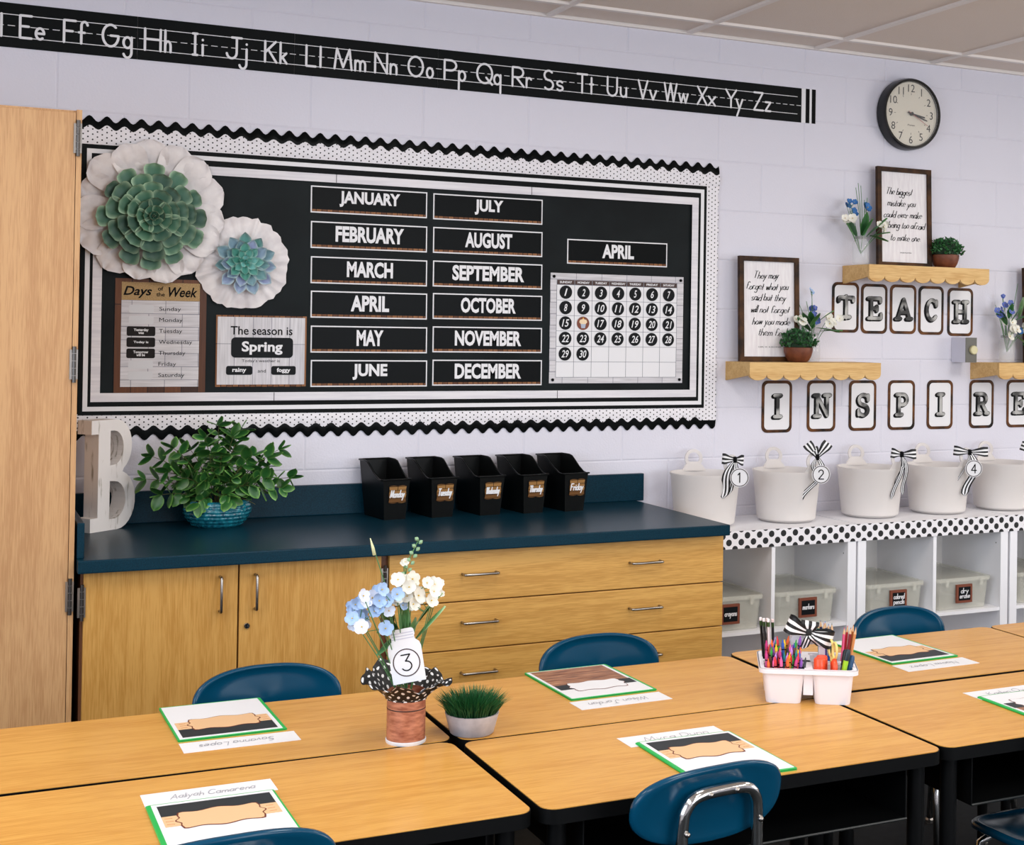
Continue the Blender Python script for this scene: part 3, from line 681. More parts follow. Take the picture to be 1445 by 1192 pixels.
def ruf(u, v):
    a = 2*PI*u; i = int(u*60) % 60; fr = u*60-int(u*60); q = cr[i]*(1-fr)+cr[(i+1) % 60]*fr
    r = (.03+.132*v)*(1+(.035*q if v > .8 else 0)); return (r*math.sin(a)*1.0, -.012*math.sin(PI*v*.9)-.005*q*v-.0025*math.sin(26*a)*v, r*math.cos(a)*1.0)
mb.grid(ruf, 120, 6, closeu=True); mb.build('ruffled_paper', M_petal, f2, smooth=True)
MB().prism(circle(0, 0, .04, 16), -.004, 0).build('paper_base', M_petal, f2)
M_suc2 = leafmat('blue_succulent', '#5fa39c', '#b9cfd0', .5, .12, '#8a8fb8')
M_suc3 = leafmat('teal_succulent', '#4a9c8c', '#a8d0c4', .5, .1, '#6fb0ac')
prof_pt = lambda v: (.3+.7*math.sin(PI*min(v, .6)/1.2)) if v < .6 else max(.04, 1-((v-.6)/.4)**1.6)
s2 = leaf_mesh('leaf', M_suc2, .066, .046, .010, prof=prof_pt, curl=.08); s3 = leaf_mesh('leaf', M_suc3, .066, .044, .010, prof=prof_pt, curl=.08)
rosette(f2, [(11, .108, .95, .024, .05, 0), (10, .086, .95, .030, .12, .5)], s2, .005, -.004, -.004, 8)
rosette(f2, [(8, .068, .8, .036, .2, 0), (7, .050, .62, .042, .35, .5), (5, .032, .45, .047, .6, 0), (4, .018, .28, .050, .95, .3)], s3, .0, .002, -.004, 9)

# ================================================================= clock
ck = thing('wall_clock', 'round black rimmed wall clock with cream face', 'clock', (3.803, 0, 2.546))
RXY = Rm('X', PI/2)
MB().lathe([(.150, 0), (.157, .004), (.157, .045), (.152, .056), (.144, .056), (.140, .047), (.140, .040)], 48, RXY).build('rim', mat('clock_black', '#0d0e10', .25), ck, smooth=40)
MB().prism(circle(0, 0, .142, 48), -.042, -.004).build('dial', mat('clock_cream', '#d8d2c2', .3), ck)
for k in range(12):
    a = 2*PI*(k+1)/12; r = .113
    text(str(k+1), .018, .033, r*math.sin(a)*.98, r*math.cos(a), -.0428, M_ink, ck, name='numeral', natural=True)
tk = MB()
for k in range(12):
    a = 2*PI*k/12
    tk.box((-.001, -.0427, .083), (.001, -.0421, .091), Rm('Y', a))
tk.build('hour_marks', M_ink, ck)
def hand_(nm, a, l, w_, back, m, y):
    MB().prism([(-w_/2, -back), (w_/2, -back), (w_/3, l), (-w_/3, l)], y-.0012, y, M=Rm('Y', a)).build(nm, m, ck)
hand_('hour_hand', math.radians(99), .074, .009, .012, M_ink, -.0455); hand_('minute_hand', math.radians(107), .088, .006, .022, M_ink, -.048)
hand_('second_hand', math.radians(119), .098, .0022, .022, mat('hand_red', '#a33a34', .5), -.050)
MB().prism(circle(0, 0, .008, 16), -.052, -.042).build('hand_hub', M_ink, ck)
hand('Primex', -.018, .020, -.052, .007, .0012, -.0428, M_ink, ck, name='maker_lettering')
MB().prism(circle(0, 0, .141, 48), -.0536, -.0530).build('clear_cover', mat('clock_lens', '#ffffff', .03, alpha=.06, spec=.6), ck)

# thermostat
tc_ = thing('thermostat', 'small metal wall box with round cream dial between the shelves', 'thermostat', (4.078, 0, 1.457))
bb((0, -.094, 0), (.064, 0, .112), 'housing', mat('box_pale', '#d2d2de', .35, .2), tc_, .003)
bb((.001, -.0965, .001), (.063, -.094, .111), 'front_plate', mat('plate_steel', '#5f5e58', .5, .1), tc_)
MB().lathe([(.0001, .012), (.017, .012), (.020, .009), (.020, 0)], 24, Matrix.Translation((.041, -.0965, .056)) @ RXY).build('dial', mat('knob_cream', '#cfc89c', .4), tc_, smooth=40)

# ================================================================= letter cards
def letter_card(ch, x0, x1, z0_, z1_, label, group):
    w_, h_ = x1-x0, z1_-z0_; t = thing('letter_card', label, 'letter card', (x0, 0, z0_), group=group)
    o, i = rrect(0, 0, w_, h_, .026), rrect(.0125, .0125, w_-.0125, h_-.0125, .018)
    MB().ring(o, i, -.003, 0).build('wood_border', M_cardwood, t); MB().prism(i, -.0024, 0).build('white_panel', M_white, t)
    cap = .094; cw_ = {'I': .042, 'N': .086, 'S': .062, 'P': .066, 'R': .074, 'E': .074, 'T': .082, 'A': .084, 'C': .066, 'H': .082}[ch]
    st = {'T': [[(.5, 0), (.5, 1)], [(.05, .93), (.95, .93)], [(.05, .93), (.05, .78)], [(.95, .93), (.95, .78)], [(.25, .04), (.75, .04)]],
          'E': [[(.25, .02), (.25, .98)], [(.02, .96), (.9, .96)], [(.02, .04), (.95, .04)], [(.25, .5), (.65, .5)], [(.9, .96), (.9, .8)], [(.95, .04), (.95, .24)], [(.65, .6), (.65, .4)]],
          'A': [[(.12, .04), (.5, .95), (.88, .04)], [(.25, .34), (.75, .34)], [(-.02, .04), (.3, .04)], [(.7, .04), (1.02, .04)]],
          'C': [arc(.52, .5, .42, .47, 40, 320, 14), [(.88, .92), (.88, .7)]],
          'H': [[(.2, .03), (.2, .97)], [(.8, .03), (.8, .97)], [(.2, .5), (.8, .5)], [(.02, .97), (.38, .97)], [(.62, .97), (.98, .97)], [(.02, .03), (.38, .03)], [(.62, .03), (.98, .03)]],
          'I': [[(.5, .03), (.5, .97)], [(.1, .97), (.9, .97)], [(.1, .03), (.9, .03)]],
          'N': [[(.2, .03), (.2, .95), (.8, .05), (.8, .97)], [(.02, .97), (.3, .97)], [(.62, .97), (.98, .97)], [(.02, .03), (.38, .03)]],
          'S': [arc(.5, .74, .4, .23, 20, 270, 12)+arc(.5, .26, .4, .23, 90, -160, 12), [(.88, .95), (.88, .72)], [(.1, .05), (.1, .28)]],
          'P': [[(.25, .03), (.25, .97)]+[(.5, .97)]+arc(.55, .73, .35, .24, 80, -90, 10)+[(.25, .49)], [(.02, .97), (.3, .97)], [(.02, .03), (.5, .03)]],
          'R': [[(.22, .03), (.22, .97)]+[(.5, .97)]+arc(.52, .74, .3, .23, 80, -90, 10)+[(.22, .5)], [(.5, .5), (.85, .05)], [(0, .97), (.3, .97)], [(0, .03), (.42, .03)], [(.75, .03), (1, .03)]]}[ch]
    bx, bz = (w_-cw_)/2+.004, (h_-cap)/2+.002
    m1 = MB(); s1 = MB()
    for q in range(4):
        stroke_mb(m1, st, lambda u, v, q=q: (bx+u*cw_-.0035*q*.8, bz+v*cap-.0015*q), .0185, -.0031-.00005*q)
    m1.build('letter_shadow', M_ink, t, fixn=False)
    stroke_mb(s1, st, lambda u, v: (bx+u*cw_, bz+v*cap), .0145, -.0036); s1.build('letter', M_letter, t, fixn=False)
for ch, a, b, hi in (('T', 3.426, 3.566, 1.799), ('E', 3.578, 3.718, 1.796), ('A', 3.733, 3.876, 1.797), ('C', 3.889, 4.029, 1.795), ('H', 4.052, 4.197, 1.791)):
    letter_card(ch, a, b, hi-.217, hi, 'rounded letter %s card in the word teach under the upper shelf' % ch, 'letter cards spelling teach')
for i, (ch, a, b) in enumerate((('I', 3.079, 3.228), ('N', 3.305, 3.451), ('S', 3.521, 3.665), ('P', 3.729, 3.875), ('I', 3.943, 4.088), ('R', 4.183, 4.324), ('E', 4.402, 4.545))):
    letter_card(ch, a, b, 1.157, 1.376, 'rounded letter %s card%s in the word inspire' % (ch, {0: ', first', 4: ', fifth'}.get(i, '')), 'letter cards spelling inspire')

# ================================================================= scalloped shelves and what stands on them
def shelf(x0, ztop, w_, label, d=.19):
    t = thing('scalloped_shelf', label, 'shelf', (x0, 0, ztop))
    bb((.012, -d+.014, -.014), (w_-.012, 0, 0), 'shelf_board', M_shelfw, t)
    for xs_ in (0, w_-.012):
        MB().prism([(0, 0), (0, -.078), (-d+.014, -.052), (-d+.014, 0)], xs_, xs_+.012, 'x').build('side_panel', M_shelfw, t)
    nl = 8; lw = w_/nl; out = [(w_, 0), (0, 0)]
    for k in range(nl):
        c0 = lw*(k+.5)
        out += [(c0-lw*.5*math.cos(PI*j/8), -.048-.024*math.sin(PI*j/8)) for j in range(0, 9)]
    o2 = []
    for q in out:
        if not o2 or (abs(q[0]-o2[-1][0])+abs(q[1]-o2[-1][1])) > 1e-5: o2.append(q)
    MB().prism(o2, -d, -d+.014).build('scalloped_apron', M_shelfw, t); return t
shelf(3.480, 1.870, .645, 'upper pale wood scalloped shelf above the word teach')
shelf(2.902, 1.456, .645, 'pale wood scalloped shelf on the left above the word inspire')
shelf(4.188, 1.457, .645, 'pale wood scalloped shelf cut off by the right photo edge')
QF = {}
def quote(x0, z0_, w_, h_, lines, label, lean=.035, crd=None):
    t = thing('framed_quote', label, 'picture frame', (x0, -.052, z0_), rot=(-lean, 0, 0))
    b = .020; MB().ring([(0, 0), (w_, 0), (w_, h_), (0, h_)], [(b, b), (w_-b, b), (w_-b, h_-b), (b, h_-b)], -.018, 0).build('frame', M_frame, t)
    bb((b-.002, -.008, b-.002), (w_-b+.002, -.002, h_-b+.002), 'print', noise_mix('quote_paper', '#e0dce0', '#eceaec', 3, (30, 1, 4), .5), t)
    for s, a, bb_, zz in lines: hand(s, a, bb_, h_-zz-.011, .029, .0026, -.0085, M_ink, t, slant=.35, wob=.0022, name='lettering', calli=True)
    if crd: text(crd[0], crd[2]-crd[1], .0055, (crd[1]+crd[2])/2, h_-crd[3], -.0085, M_ink, t)
    return t
quote(2.930, 1.457, .290, .434, [('They may', .070, .190, .079), ('forget what you', .035, .238, .125), ('said but they', .060, .225, .171), ('will not forget', .056, .243, .220), ('how you made', .064, .245, .270), ('them feel.', .092, .232, .316)],
      'dark wood framed quote starting They may on left shelf', crd=('CARL W. BUECHNER', .092, .204, .374))
quote(3.618, 1.8705, .290, .434, [('The biggest', .048, .188, .107), ('mistake you', .057, .205, .158), ('could ever make', .036, .240, .207), ('being too afraid', .059, .254, .253), ('to make one.', .070, .232, .307)],
      'dark wood framed quote starting The biggest on upper shelf', crd=('UNKNOWN', .123, .184, .371))
quote(4.450, 1.4575, .290, .434, [], 'dark wood frame cut off at right photo edge on shelf')
# boxwood balls in brown pots
lf_small = None
def boxwood(loc, s, label):
    t = thing('potted_boxwood', label, 'potted plant', loc)
    MB().lathe([(.0001, 0), (.034*s, 0), (.043*s, .005), (.053*s, .022), (.060*s, .044), (.061*s, .060*s), (.057*s, .062*s), (.05*s, .052*s), (.0001, .05*s)], 24).build('pot', M_terra, t, smooth=40)
    r = random.Random(label); mb = MB(); rim = []
    for k in range(520):
        a = r.uniform(0, 2*PI); e = math.asin(r.uniform(-.12, 1)); rr = s*r.uniform(.055, .079)
        p = Vector((math.cos(a)*math.cos(e)*rr, math.sin(a)*math.cos(e)*rr, .068*s+math.sin(e)*rr*.86)); q = Euler((r.uniform(-1, 1), r.uniform(-1, 1), r.uniform(0, 6))).to_matrix().to_4x4()
        L_ = .013*s; mb.add([(0, 0, 0), (L_*.45, 0, L_*.5), (0, -.002, L_*1.2), (-L_*.45, 0, L_*.5)], [(0, 1, 2), (0, 2, 3)], Matrix.Translation(p) @ q); rim += [0, .4, 1, .4]
    mb.rim = rim; tag(mb.build('foliage', M_dkgreen, t), kind='stuff')
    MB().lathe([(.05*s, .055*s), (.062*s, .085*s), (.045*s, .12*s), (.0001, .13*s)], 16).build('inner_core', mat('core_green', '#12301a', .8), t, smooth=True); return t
boxwood((3.188, -.105, 1.456), 1.0, 'small boxwood ball in brown pot on left shelf')
boxwood((3.975, -.075, 1.870), 1.0, 'small boxwood ball in brown pot on upper shelf')
boxwood((4.505, -.115, 1.457), 1.0, 'boxwood ball at right photo edge beside cut-off frame')
# mason jars with flowers
def blossom_mesh(nm, m, r, n=5, cup=.3):
    mb = MB()
    for k in range(n):
        M = Rm('Z', 2*PI*k/n)
        vs = [(0, 0, 0)]+[(r*(.25+.75*t_)*1.0*(1 if t_ < 1 else .98), 0, 0) for t_ in ()]
        prof = [(.02, .10), (.35, .42), (.7, .52), (.95, .34), (1.02, 0)]
        vs = []; 
        for (d, wv) in prof: vs += [(d*r, wv*r*.95, cup*r*d*d+.08*r), (d*r, 0, cup*r*d*d), (d*r, -wv*r*.95, cup*r*d*d+.08*r)]
        fs = []
        for j in range(len(prof)-1):
            for i in range(2): fs.append((j*3+i, j*3+i+1, j*3+i+4, j*3+i+3))
        mb.add(vs, fs, M)
    return mb.mesh(nm, m, True)
M_wpet = mat('ivory_petal', '#efede2', .6, sss=.1); M_bpet = mat('deep_blue_petal', '#2f6fb0', .55); M_lbpet = mat('pale_blue_petal', '#a9c6ec', .55); M_ppet = mat('violet_blue_petal', '#5b6fb8', .55)
M_vpet = mat('icy_petal', '#dfe6f6', .6)
M_bcen = mat('yellow_centre', '#d7b64a', .6)
BL = {k: blossom_mesh('blossom', m, .018) for k, m in (('w', M_wpet), ('b', M_bpet), ('l', M_lbpet), ('p', M_ppet), ('v', M_vpet))}
M_lgreen = leafmat('bouquet_leaf', '#2f6a36', '#5f9a58', .45, .12, '#214f2a'); M_lgreen2 = leafmat('soft_bouquet_leaf', '#6d9a5c', '#a9c796', .5, .12, '#4f8a50')
prof_leaf = lambda v: max(.05, math.sin(PI*(v*.92+.04))**.8)
bleaf = leaf_mesh('leaf', M_lgreen, .07, .026, .004, prof=prof_leaf, curl=.15); bleaf2 = leaf_mesh('leaf', M_lgreen2, .07, .022, .003, prof=prof_leaf, curl=.12)
def aim(p, d, roll=0):
    """matrix placing +z along d at p"""
    z_ = Vector(d).normalized(); return Matrix.Translation(p) @ z_.to_track_quat('Z', 'Y').to_matrix().to_4x4() @ Rm('Z', roll)
def bouquet(par, base, items, leaves, stems):
    """items: (kind, x, y, z, size, facing) relative to parent"""
    sm = MB(); b = Vector(base)
    last = None
    for n_, (k, x, y, z, s, fx) in enumerate(items):
        p = Vector((x, y, z)); mid = (b+p)/2+Vector((0, 0, .01))
        if last is None or n_ % 4 == 0 or (p-last).length > .08: sm.tube([b, mid, p], [.0016, .0013, .001], 5); last = p
        else: sm.tube([last*.6+p*.4+Vector((0, 0, -.02)), p], [.0009, .0008], 4)
        o = inst('blossom', BL[k], par, aim(p, (fx, -.9, .35), x*40) @ Matrix.Scale(s, 4))
        c = MB().lathe([(.0001, .0045), (.0014, .004), (.002, .001)], 8).build('flower_centre', M_bcen, o)
    for (x, y, z, L_, dx, dy, dz, soft) in leaves:
        inst('leaf', bleaf2 if soft else bleaf, par, aim((x, y, z), (dx, dy, dz), 0) @ Matrix.Scale(L_/.07, 4))
    for pts in stems: sm.tube(pts, .0013, 5)
    sm.build('stem', M_stem, par)
def jar(loc, label, items, leaves, stems, h_=.125, r=.036, glass=True):
    t = thing('flower_jar', label, 'vase', loc)
    MB().lathe([(.0001, .002), (r*.85, .002), (r, .012), (r, h_*.76), (r*.72, h_*.88), (r*.72, h_), (r*.68, h_), (r*.68, h_*.88), (r*.94, h_*.75), (r*.94, .014), (r*.8, .006), (.0001, .006)], 24).build('glass_jar', M_glass, t, smooth=40)
    MB().lathe([(r*.74, h_*.9), (r*.78, h_*.91), (r*.78, h_*.98), (r*.74, h_*.99)], 24).build('neck_band', mat('neck_glass', '#8f9294', .2, alpha=.45), t, smooth=True)
    bouquet(t, (0, 0, .05), [(k, x, y, z, s*(1.12 if k == 'w' else 1.25), f) for (k, x, y, z, s, f) in items], [(a, b, c, l*1.12, d, e, f, g) for (a, b, c, l, d, e, f, g) in leaves], stems); return t
r = random.Random(21)
def cluster(cx, cy, cz, n, sp, k, s, seed):
    q = random.Random(seed); sp *= 1.25; return [(k, cx+q.uniform(-sp, sp), cy+q.uniform(-sp, sp)*.7, cz+q.uniform(-sp, sp), s*q.uniform(.8, 1.15), q.uniform(-.6, .6)) for _ in range(n)]
def wisp(x0, z0_, x1, z1_, y=0): return [(x0, y, z0_), ((x0+x1)/2+.004, y, (z0_+z1_)/2), (x1, y, z1_)]
jar((3.512, -.085, 1.870), 'clear jar of blue and white flowers left of upper frame',
    cluster(-.075, -.02, .175, 5, .018, 'w', .9, 1)+cluster(.085, -.03, .175, 6, .022, 'w', .85, 2)+cluster(-.052, 0, .255, 6, .016, 'b', .55, 3)+cluster(-.03, 0, .225, 3, .01, 'b', .55, 4)+cluster(.022, 0, .248, 4, .006, 'b', .8, 5),
    [(0, -.01, .115, .10, 0, -.1, 1, 0), (.01, -.02, .12, .11, .6, -.2, .8, 0), (.02, -.02, .12, .09, .9, -.3, .4, 0), (-.02, 0, .12, .10, -.5, -.1, .9, 0), (.03, -.02, .13, .09, .95, 0, -.05, 0), (-.01, -.02, .12, .08, .2, -.3, .9, 0), (.05, -.02, .15, .06, .7, 0, .7, 0)],
    [wisp(0, .12, -.018, .35), wisp(0, .12, -.030, .33), wisp(.005, .12, -.004, .34), wisp(.01, .12, .030, .29), wisp(.01, .12, .016, .28)])
jar((3.292, -.050, 1.456), 'clear jar of blue and white flowers behind the left boxwood',
    cluster(-.082, -.03, .165, 5, .020, 'w', .9, 6)+cluster(.088, -.02, .165, 6, .022, 'w', .95, 7)+cluster(.012, 0, .235, 4, .012, 'p', .55, 8)+cluster(.02, -.01, .190, 6, .022, 'p', .55, 9)+cluster(-.004, 0, .298, 3, .007, 'l', .4, 10),
    [(-.02, -.02, .13, .09, -.7, -.2, .7, 0), (-.01, -.02, .14, .08, -.3, -.3, .9, 0), (0, -.03, .145, .10, 1, -.1, .02, 0), (.02, -.03, .13, .09, .9, -.2, .2, 0), (-.03, -.03, .16, .07, -.6, -.3, .7, 0), (.01, -.03, .17, .07, .5, -.3, .6, 0), (-.03, -.03, .15, .07, .1, -.5, .7, 0)],
    [wisp(0, .12, -.004, .30), wisp(-.01, .12, -.065, .24), wisp(0, .12, -.03, .255)])
jar((4.338, -.070, 1.457), 'clear jar of blue and white flowers on right shelf',
    cluster(.010, -.03, .150, 7, .030, 'w', 1.05, 11)+cluster(.085, -.03, .160, 4, .018, 'w', .95, 12)+cluster(-.060, -.02, .225, 5, .018, 'p', .65, 13)+cluster(0, -.02, .250, 6, .026, 'p', .6, 14)+cluster(.055, -.03, .135, 4, .012, 'b', .7, 15)+cluster(-.028, 0, .300, 2, .006, 'p', .5, 16),
    [(-.03, -.02, .19, .07, -.7, -.2, .5, 0), (0, -.02, .18, .08, .3, -.2, .8, 0), (.02, -.02, .19, .08, .8, -.2, .5, 0), (-.02, -.02, .17, .08, -.5, -.2, .8, 0), (.05, -.02, .20, .09, .1, 0, 1, 1), (.03, -.03, .12, .08, .8, -.2, -.4, 1), (-.01, -.02, .2, .07, -.1, -.3, .9, 0)],
    [wisp(0, .12, .060, .36), wisp(0, .12, -.028, .30), wisp(-.01, .12, -.07, .26)])
# ================================================================= tall cabinet
FY = -.70
tcab = thing('tall_cabinet', 'tall light oak cabinet filling the left edge of the photo', 'cabinet', (.345, FY, 0))
bb((-.95, .022, .08), (0, .66, 2.182), 'carcass', M_oakt, tcab)
bb((-.935, .05, 0), (-.015, .67, .08), 'toe_kick', M_black, tcab)
bb((-.945, 0, .09), (-.016, .020, 2.174), 'door', M_oakt, tcab, .002)
bb((-.0145, .0, .09), (0, .022, 2.182), 'edge_stile', M_oakt, tcab)
def hinge(par, x, y, z, h_=.105, nm='hinge'):
    mb = MB(); mb.box((x-.012, y-.004, z-h_/2+.01), (x+.010, y, z+h_/2-.01)); o = mb.build(nm, M_steel, par)
    k = MB(); n = 5
    for i in range(n): k.tube([(x, y-.006, z-h_/2+h_*i/n+.001), (x, y-.006, z-h_/2+h_*(i+1)/n-.001)], .0055, 8)
    k.build('knuckle', mat('dark_steel', '#54504d', .35, 1), o)
for z in (2.10, 1.455, .795): hinge(tcab, -.010, -.001, z-0)

# ================================================================= base cabinet
bc = thing('base_cabinet', 'long light oak base cabinet with two doors and drawers under blue counter', 'cabinet', (.365, FY, 0))
X = lambda x: x-.365
bb((0, .022, .10), (X(2.488), .66, .862), 'carcass', M_oakd, bc)
bb((X(2.476), .020, .10), (X(2.490), .68, .862), 'end_panel', M_oakv, bc)
bb((.01, .07, 0), (X(2.47), .66, .10), 'toe_kick', M_black, bc)
def pull(par, a, b, y):
    """bow handle between two points in the x-z plane of the parent"""
    (xa, za), (xb, zb) = a, b; d = Vector((xb-xa, 0, zb-za)).normalized()*.008; A = Vector((xa, y, za)); B = Vector((xb, y, zb)); o = Vector((0, -.028, 0))
    e = d*.35; MB().tube([A, A+o*.8, A+o*.95+e*.4, A+o+d*.7, B+o-d*.7, B+o*.95-e*.4, B+o*.8, B], .0044, 8).build('handle', M_steel, par, smooth=True)
for (a, b, hx) in ((.372, .8055, .753), (.8105, 1.247, .857)):
    d = bb((X(a), 0, .115), (X(b), .020, .858), 'door', M_oakv, bc, .002)
    pull(d, (X(hx), .722), (X(hx), .824), 0)
    if a > .7:
        MB().lathe([(.0001, .006), (.008, .006), (.010, .003), (.010, 0)], 20, Matrix.Translation((X(.833), 0, .672)) @ RXY).build('lock', M_chrome, d, smooth=40)
        MB().box((X(.833)-.001, -.0068, .667), (X(.833)+.001, -.0058, .677)).build('keyway', M_ink, d)
hinge(bc, X(.3675), 0, .775); hinge(bc, X(1.259), .004, .775)
for (z0_, z1_) in ((.6965, .856), (.5410, .6925), (.3390, .537), (.115, .335)):
    d = bb((X(1.273), 0, z0_), (X(2.489), .020, z1_), 'drawer', M_oakh, bc, .002)
    for xa in (1.516, 2.119): pull(d, (X(xa), z0_+.087 if z0_ > .5 else z0_+.127), (X(xa+.116), z0_+.087 if z0_ > .5 else z0_+.127), 0)

# countertop
ct = thing('countertop', 'dark blue laminate countertop with backsplash', 'countertop', (.352, 0, .862))
bb((0, -.738, 0), (2.142, 0, .038), 'worktop', M_counter, ct, .004)
bb((0, -.022, .038), (2.168, -.001, .146), 'backsplash', M_counter, ct, .003)
bb((0, -.700, .038), (.020, -.022, .140), 'side_splash', M_counter, ct, .003)

# ================================================================= white letter B
M_dist = noise_mix('distressed_white_wood', '#9a9282', '#eae5e2', 60, (1, 1, .16), .7, .30, .42, 8, bumps=.3)
lb = thing('letter_decoration', 'distressed white wooden letter B standing on the counter', 'decoration', (.432, -.200, .9), math.radians(38))
h_ = .360; Wd = .190
o = [(0, 0), (Wd*.60, 0)]+arc(Wd*.60, h_*.265, Wd*.40, h_*.265, -90, 75, 12)+arc(Wd*.55, h_*.76, Wd*.36, h_*.24, -60, 90, 12)+[(0, h_), (0, h_-.045), (.030, h_-.045), (.030, .045), (0, .045)]
mbB = bmesh.new()
def loop_(bm, pts, y): return [bm.verts.new((a, y, b)) for a, b in pts]
def carve(outer, holes, y0, y1, nm, m, par):
    """solid board with through holes: triangulated front and back plus side walls"""
    bm = bmesh.new(); allE = []
    for y in (y0, y1):
        for pts in [outer]+holes:
            vs = [bm.verts.new((a, y, b)) for a, b in pts]
            es = [bm.edges.new((vs[i], vs[(i+1) % len(vs)])) for i in range(len(vs))]; allE.append((vs, es))
    nh = 1+len(holes)
    for s_ in (0, nh): bmesh.ops.triangle_fill(bm, edges=[e for v, es in allE[s_:s_+nh] for e in es], use_beauty=True)
    for i in range(nh):
        a, b = allE[i][0], allE[i+nh][0]
        for k in range(len(a)): bm.faces.new((a[k], a[(k+1) % len(a)], b[(k+1) % len(a)], b[k]))
    bmesh.ops.recalc_face_normals(bm, faces=bm.faces[:]); me = bpy.data.meshes.new(nm); bm.to_mesh(me); bm.free(); me.materials.append(m)
    ob = bpy.data.objects.new(nm, me); C.objects.link(ob); ob.parent = par; return ob
h1 = [(Wd*.42, h_*.585)]+arc(Wd*.50, h_*.745, Wd*.22, h_*.155, -80, 88, 10)+[(Wd*.42, h_*.90)]
h2 = [(Wd*.42, h_*.10)]+arc(Wd*.52, h_*.27, Wd*.26, h_*.17, -85, 88, 10)+[(Wd*.42, h_*.445)]
carve(o, [h1, h2], 0, .062, 'letter_body', M_dist, lb)
mbB.free()

# ================================================================= leafy plant in the turquoise pot
pp = thing('potted_plant', 'bushy green plant in glossy turquoise ribbed pot on the counter', 'potted plant', (.838, -.150, .9))
M_turq = noise_mix('turquoise_glaze', '#08465a', '#1f7f90', 60, rough=.16, coat=.6, coatr=.08)
mb = MB()
def pot(u, v):
    a = 2*PI*u; z = .088*v; r = .074+.040*math.sin(PI*min(1, v*.72+.02))-.008*v
    r += .0032*abs(math.sin(PI*v*7))+.0011*math.sin(46*a+(int(v*7) % 2)*PI)*abs(math.sin(PI*v*7)); return (r*math.cos(a), r*math.sin(a), z)
mb.grid(pot, 184, 42, closeu=True); mb.build('pot', M_turq, pp, smooth=True)
MB().lathe([(.0001, .0), (.075, 0)], 32).build('pot_base', M_turq, pp); MB().lathe([(.0001, .074), (.098, .074)], 24).build('soil', mat('soil', '#241a12', .9), pp)
M_pleaf = leafmat('plant_leaf', '#2f6b2c', '#6a9a48', .38, .25, '#1d4a22')
prof_round = lambda v: max(.06, math.sin(PI*(v**.85*.95+.025))**.62)
pl = leaf_mesh('leaf', M_pleaf, .050, .036, .004, prof=prof_round, curl=.18)
r = random.Random(11); sm = MB(); cnt = 0
targets = [(-.235, -.02, .165), (-.19, -.05, .115), (-.21, .02, .235), (-.15, -.03, .265), (-.09, 0, .255), (-.055, -.06, .30), (.0, 0, .335), (.045, -.02, .30), (.075, .01, .32), (.11, -.03, .235), (.16, -.02, .225), (.205, 0, .25), (.235, -.02, .155), (.20, -.05, .125), (.14, -.06, .16), (-.13, -.07, .17), (-.06, -.09, .16), (.03, -.09, .17), (.09, -.09, .14), (0, -.06, .24), (-.03, -.02, .27), (.06, .03, .26), (-.11, .04, .2), (.17, .03, .19), (-.17, -.06, .19), (.02, -.105, .10), (-.08, -.10, .09), (.11, -.08, .075), (-.02, -.1, .13), (.06, -.1, .2)]
for (tx, ty, tz) in targets:
    b = Vector((tx*.18, ty*.3, .075)); e = Vector((tx, ty, tz)); m_ = (b+e)/2+Vector((-tx*.12, 0, .03+.02*r.random()))
    pts = [b*(1-t)**2+m_*2*t*(1-t)+e*t*t for t in [i/6 for i in range(7)]]
    sm.tube(pts, [.0022*(1-.6*i/6) for i in range(7)], 5)
    for i in range(2, 7):
        d = (pts[min(i+1, 6)]-pts[i-1]).normalized()
        for s_ in ((-1, 1) if i < 6 else (-1, 0, 1)):
            side = d.cross(Vector((r.uniform(-.4, .4), -1, r.uniform(-.3, .3)))).normalized()*s_
            dd = (side*1.0+d*(.6 if s_ else 1.5)+Vector((0, r.uniform(-.7, .1), r.uniform(-.15, .35)))).normalized()
            if cnt < 296:
                inst('leaf', pl, pp, aim(pts[i], dd, r.uniform(-.9, .9)) @ Matrix.Scale(r.uniform(.72, 1.12), 4)); cnt += 1
sm.build('stem', M_dstem, pp)

# ================================================================= five book bins
def binmesh():
    mb = MB(); W0, W1 = .040, .055           # half widths bottom / top
    # side profile (y, z): back top, sloping lip, front
    top = [(-.0, .198), (-.055, .198), (-.075, .194), (-.095, .182), (-.130, .160), (-.165, .143), (-.185, .140), (-.205, .142)]
    n = len(top)
    def wid(z): return W0+(W1-W0)*z/.198
    def ypos(t, z):   # taper of front and back towards the bottom
        return t
    def outer(s_, i, off=0):
        y, z = top[i]; return (s_*(wid(z)-off), y, z)
    vs = []; fs = []
    for s_ in (-1, 1):
        for off in (0, .003):
            for i in range(n): vs.append(outer(s_, i, off))
            for i in range(n):
                y, z = top[i]; yy = -.015+(y+.0)*(.175/.205); vs.append((s_*(W0-off), yy, 0 if off == 0 else .003))
    for b_ in (0, 2*n, 4*n, 6*n):
        for i in range(n-1): fs.append((b_+i, b_+i+1, b_+n+i+1, b_+n+i))
    for off in (0, 1):
        L_, R_ = (0 if off == 0 else 2*n), (4*n if off == 0 else 6*n)
        fs += [(L_, R_, R_+n, L_+n), (L_+n-1, R_+n-1, R_+2*n-1, L_+2*n-1)]
        for i in range(n-1): fs.append((L_+n+i, L_+n+i+1, R_+n+i+1, R_+n+i))
    mb.add(vs, fs); return mb
M_bin = mat('bin_black', '#090b0b', .36, spec=.18)
bin_body = binmesh().mesh('bin_body', M_bin)
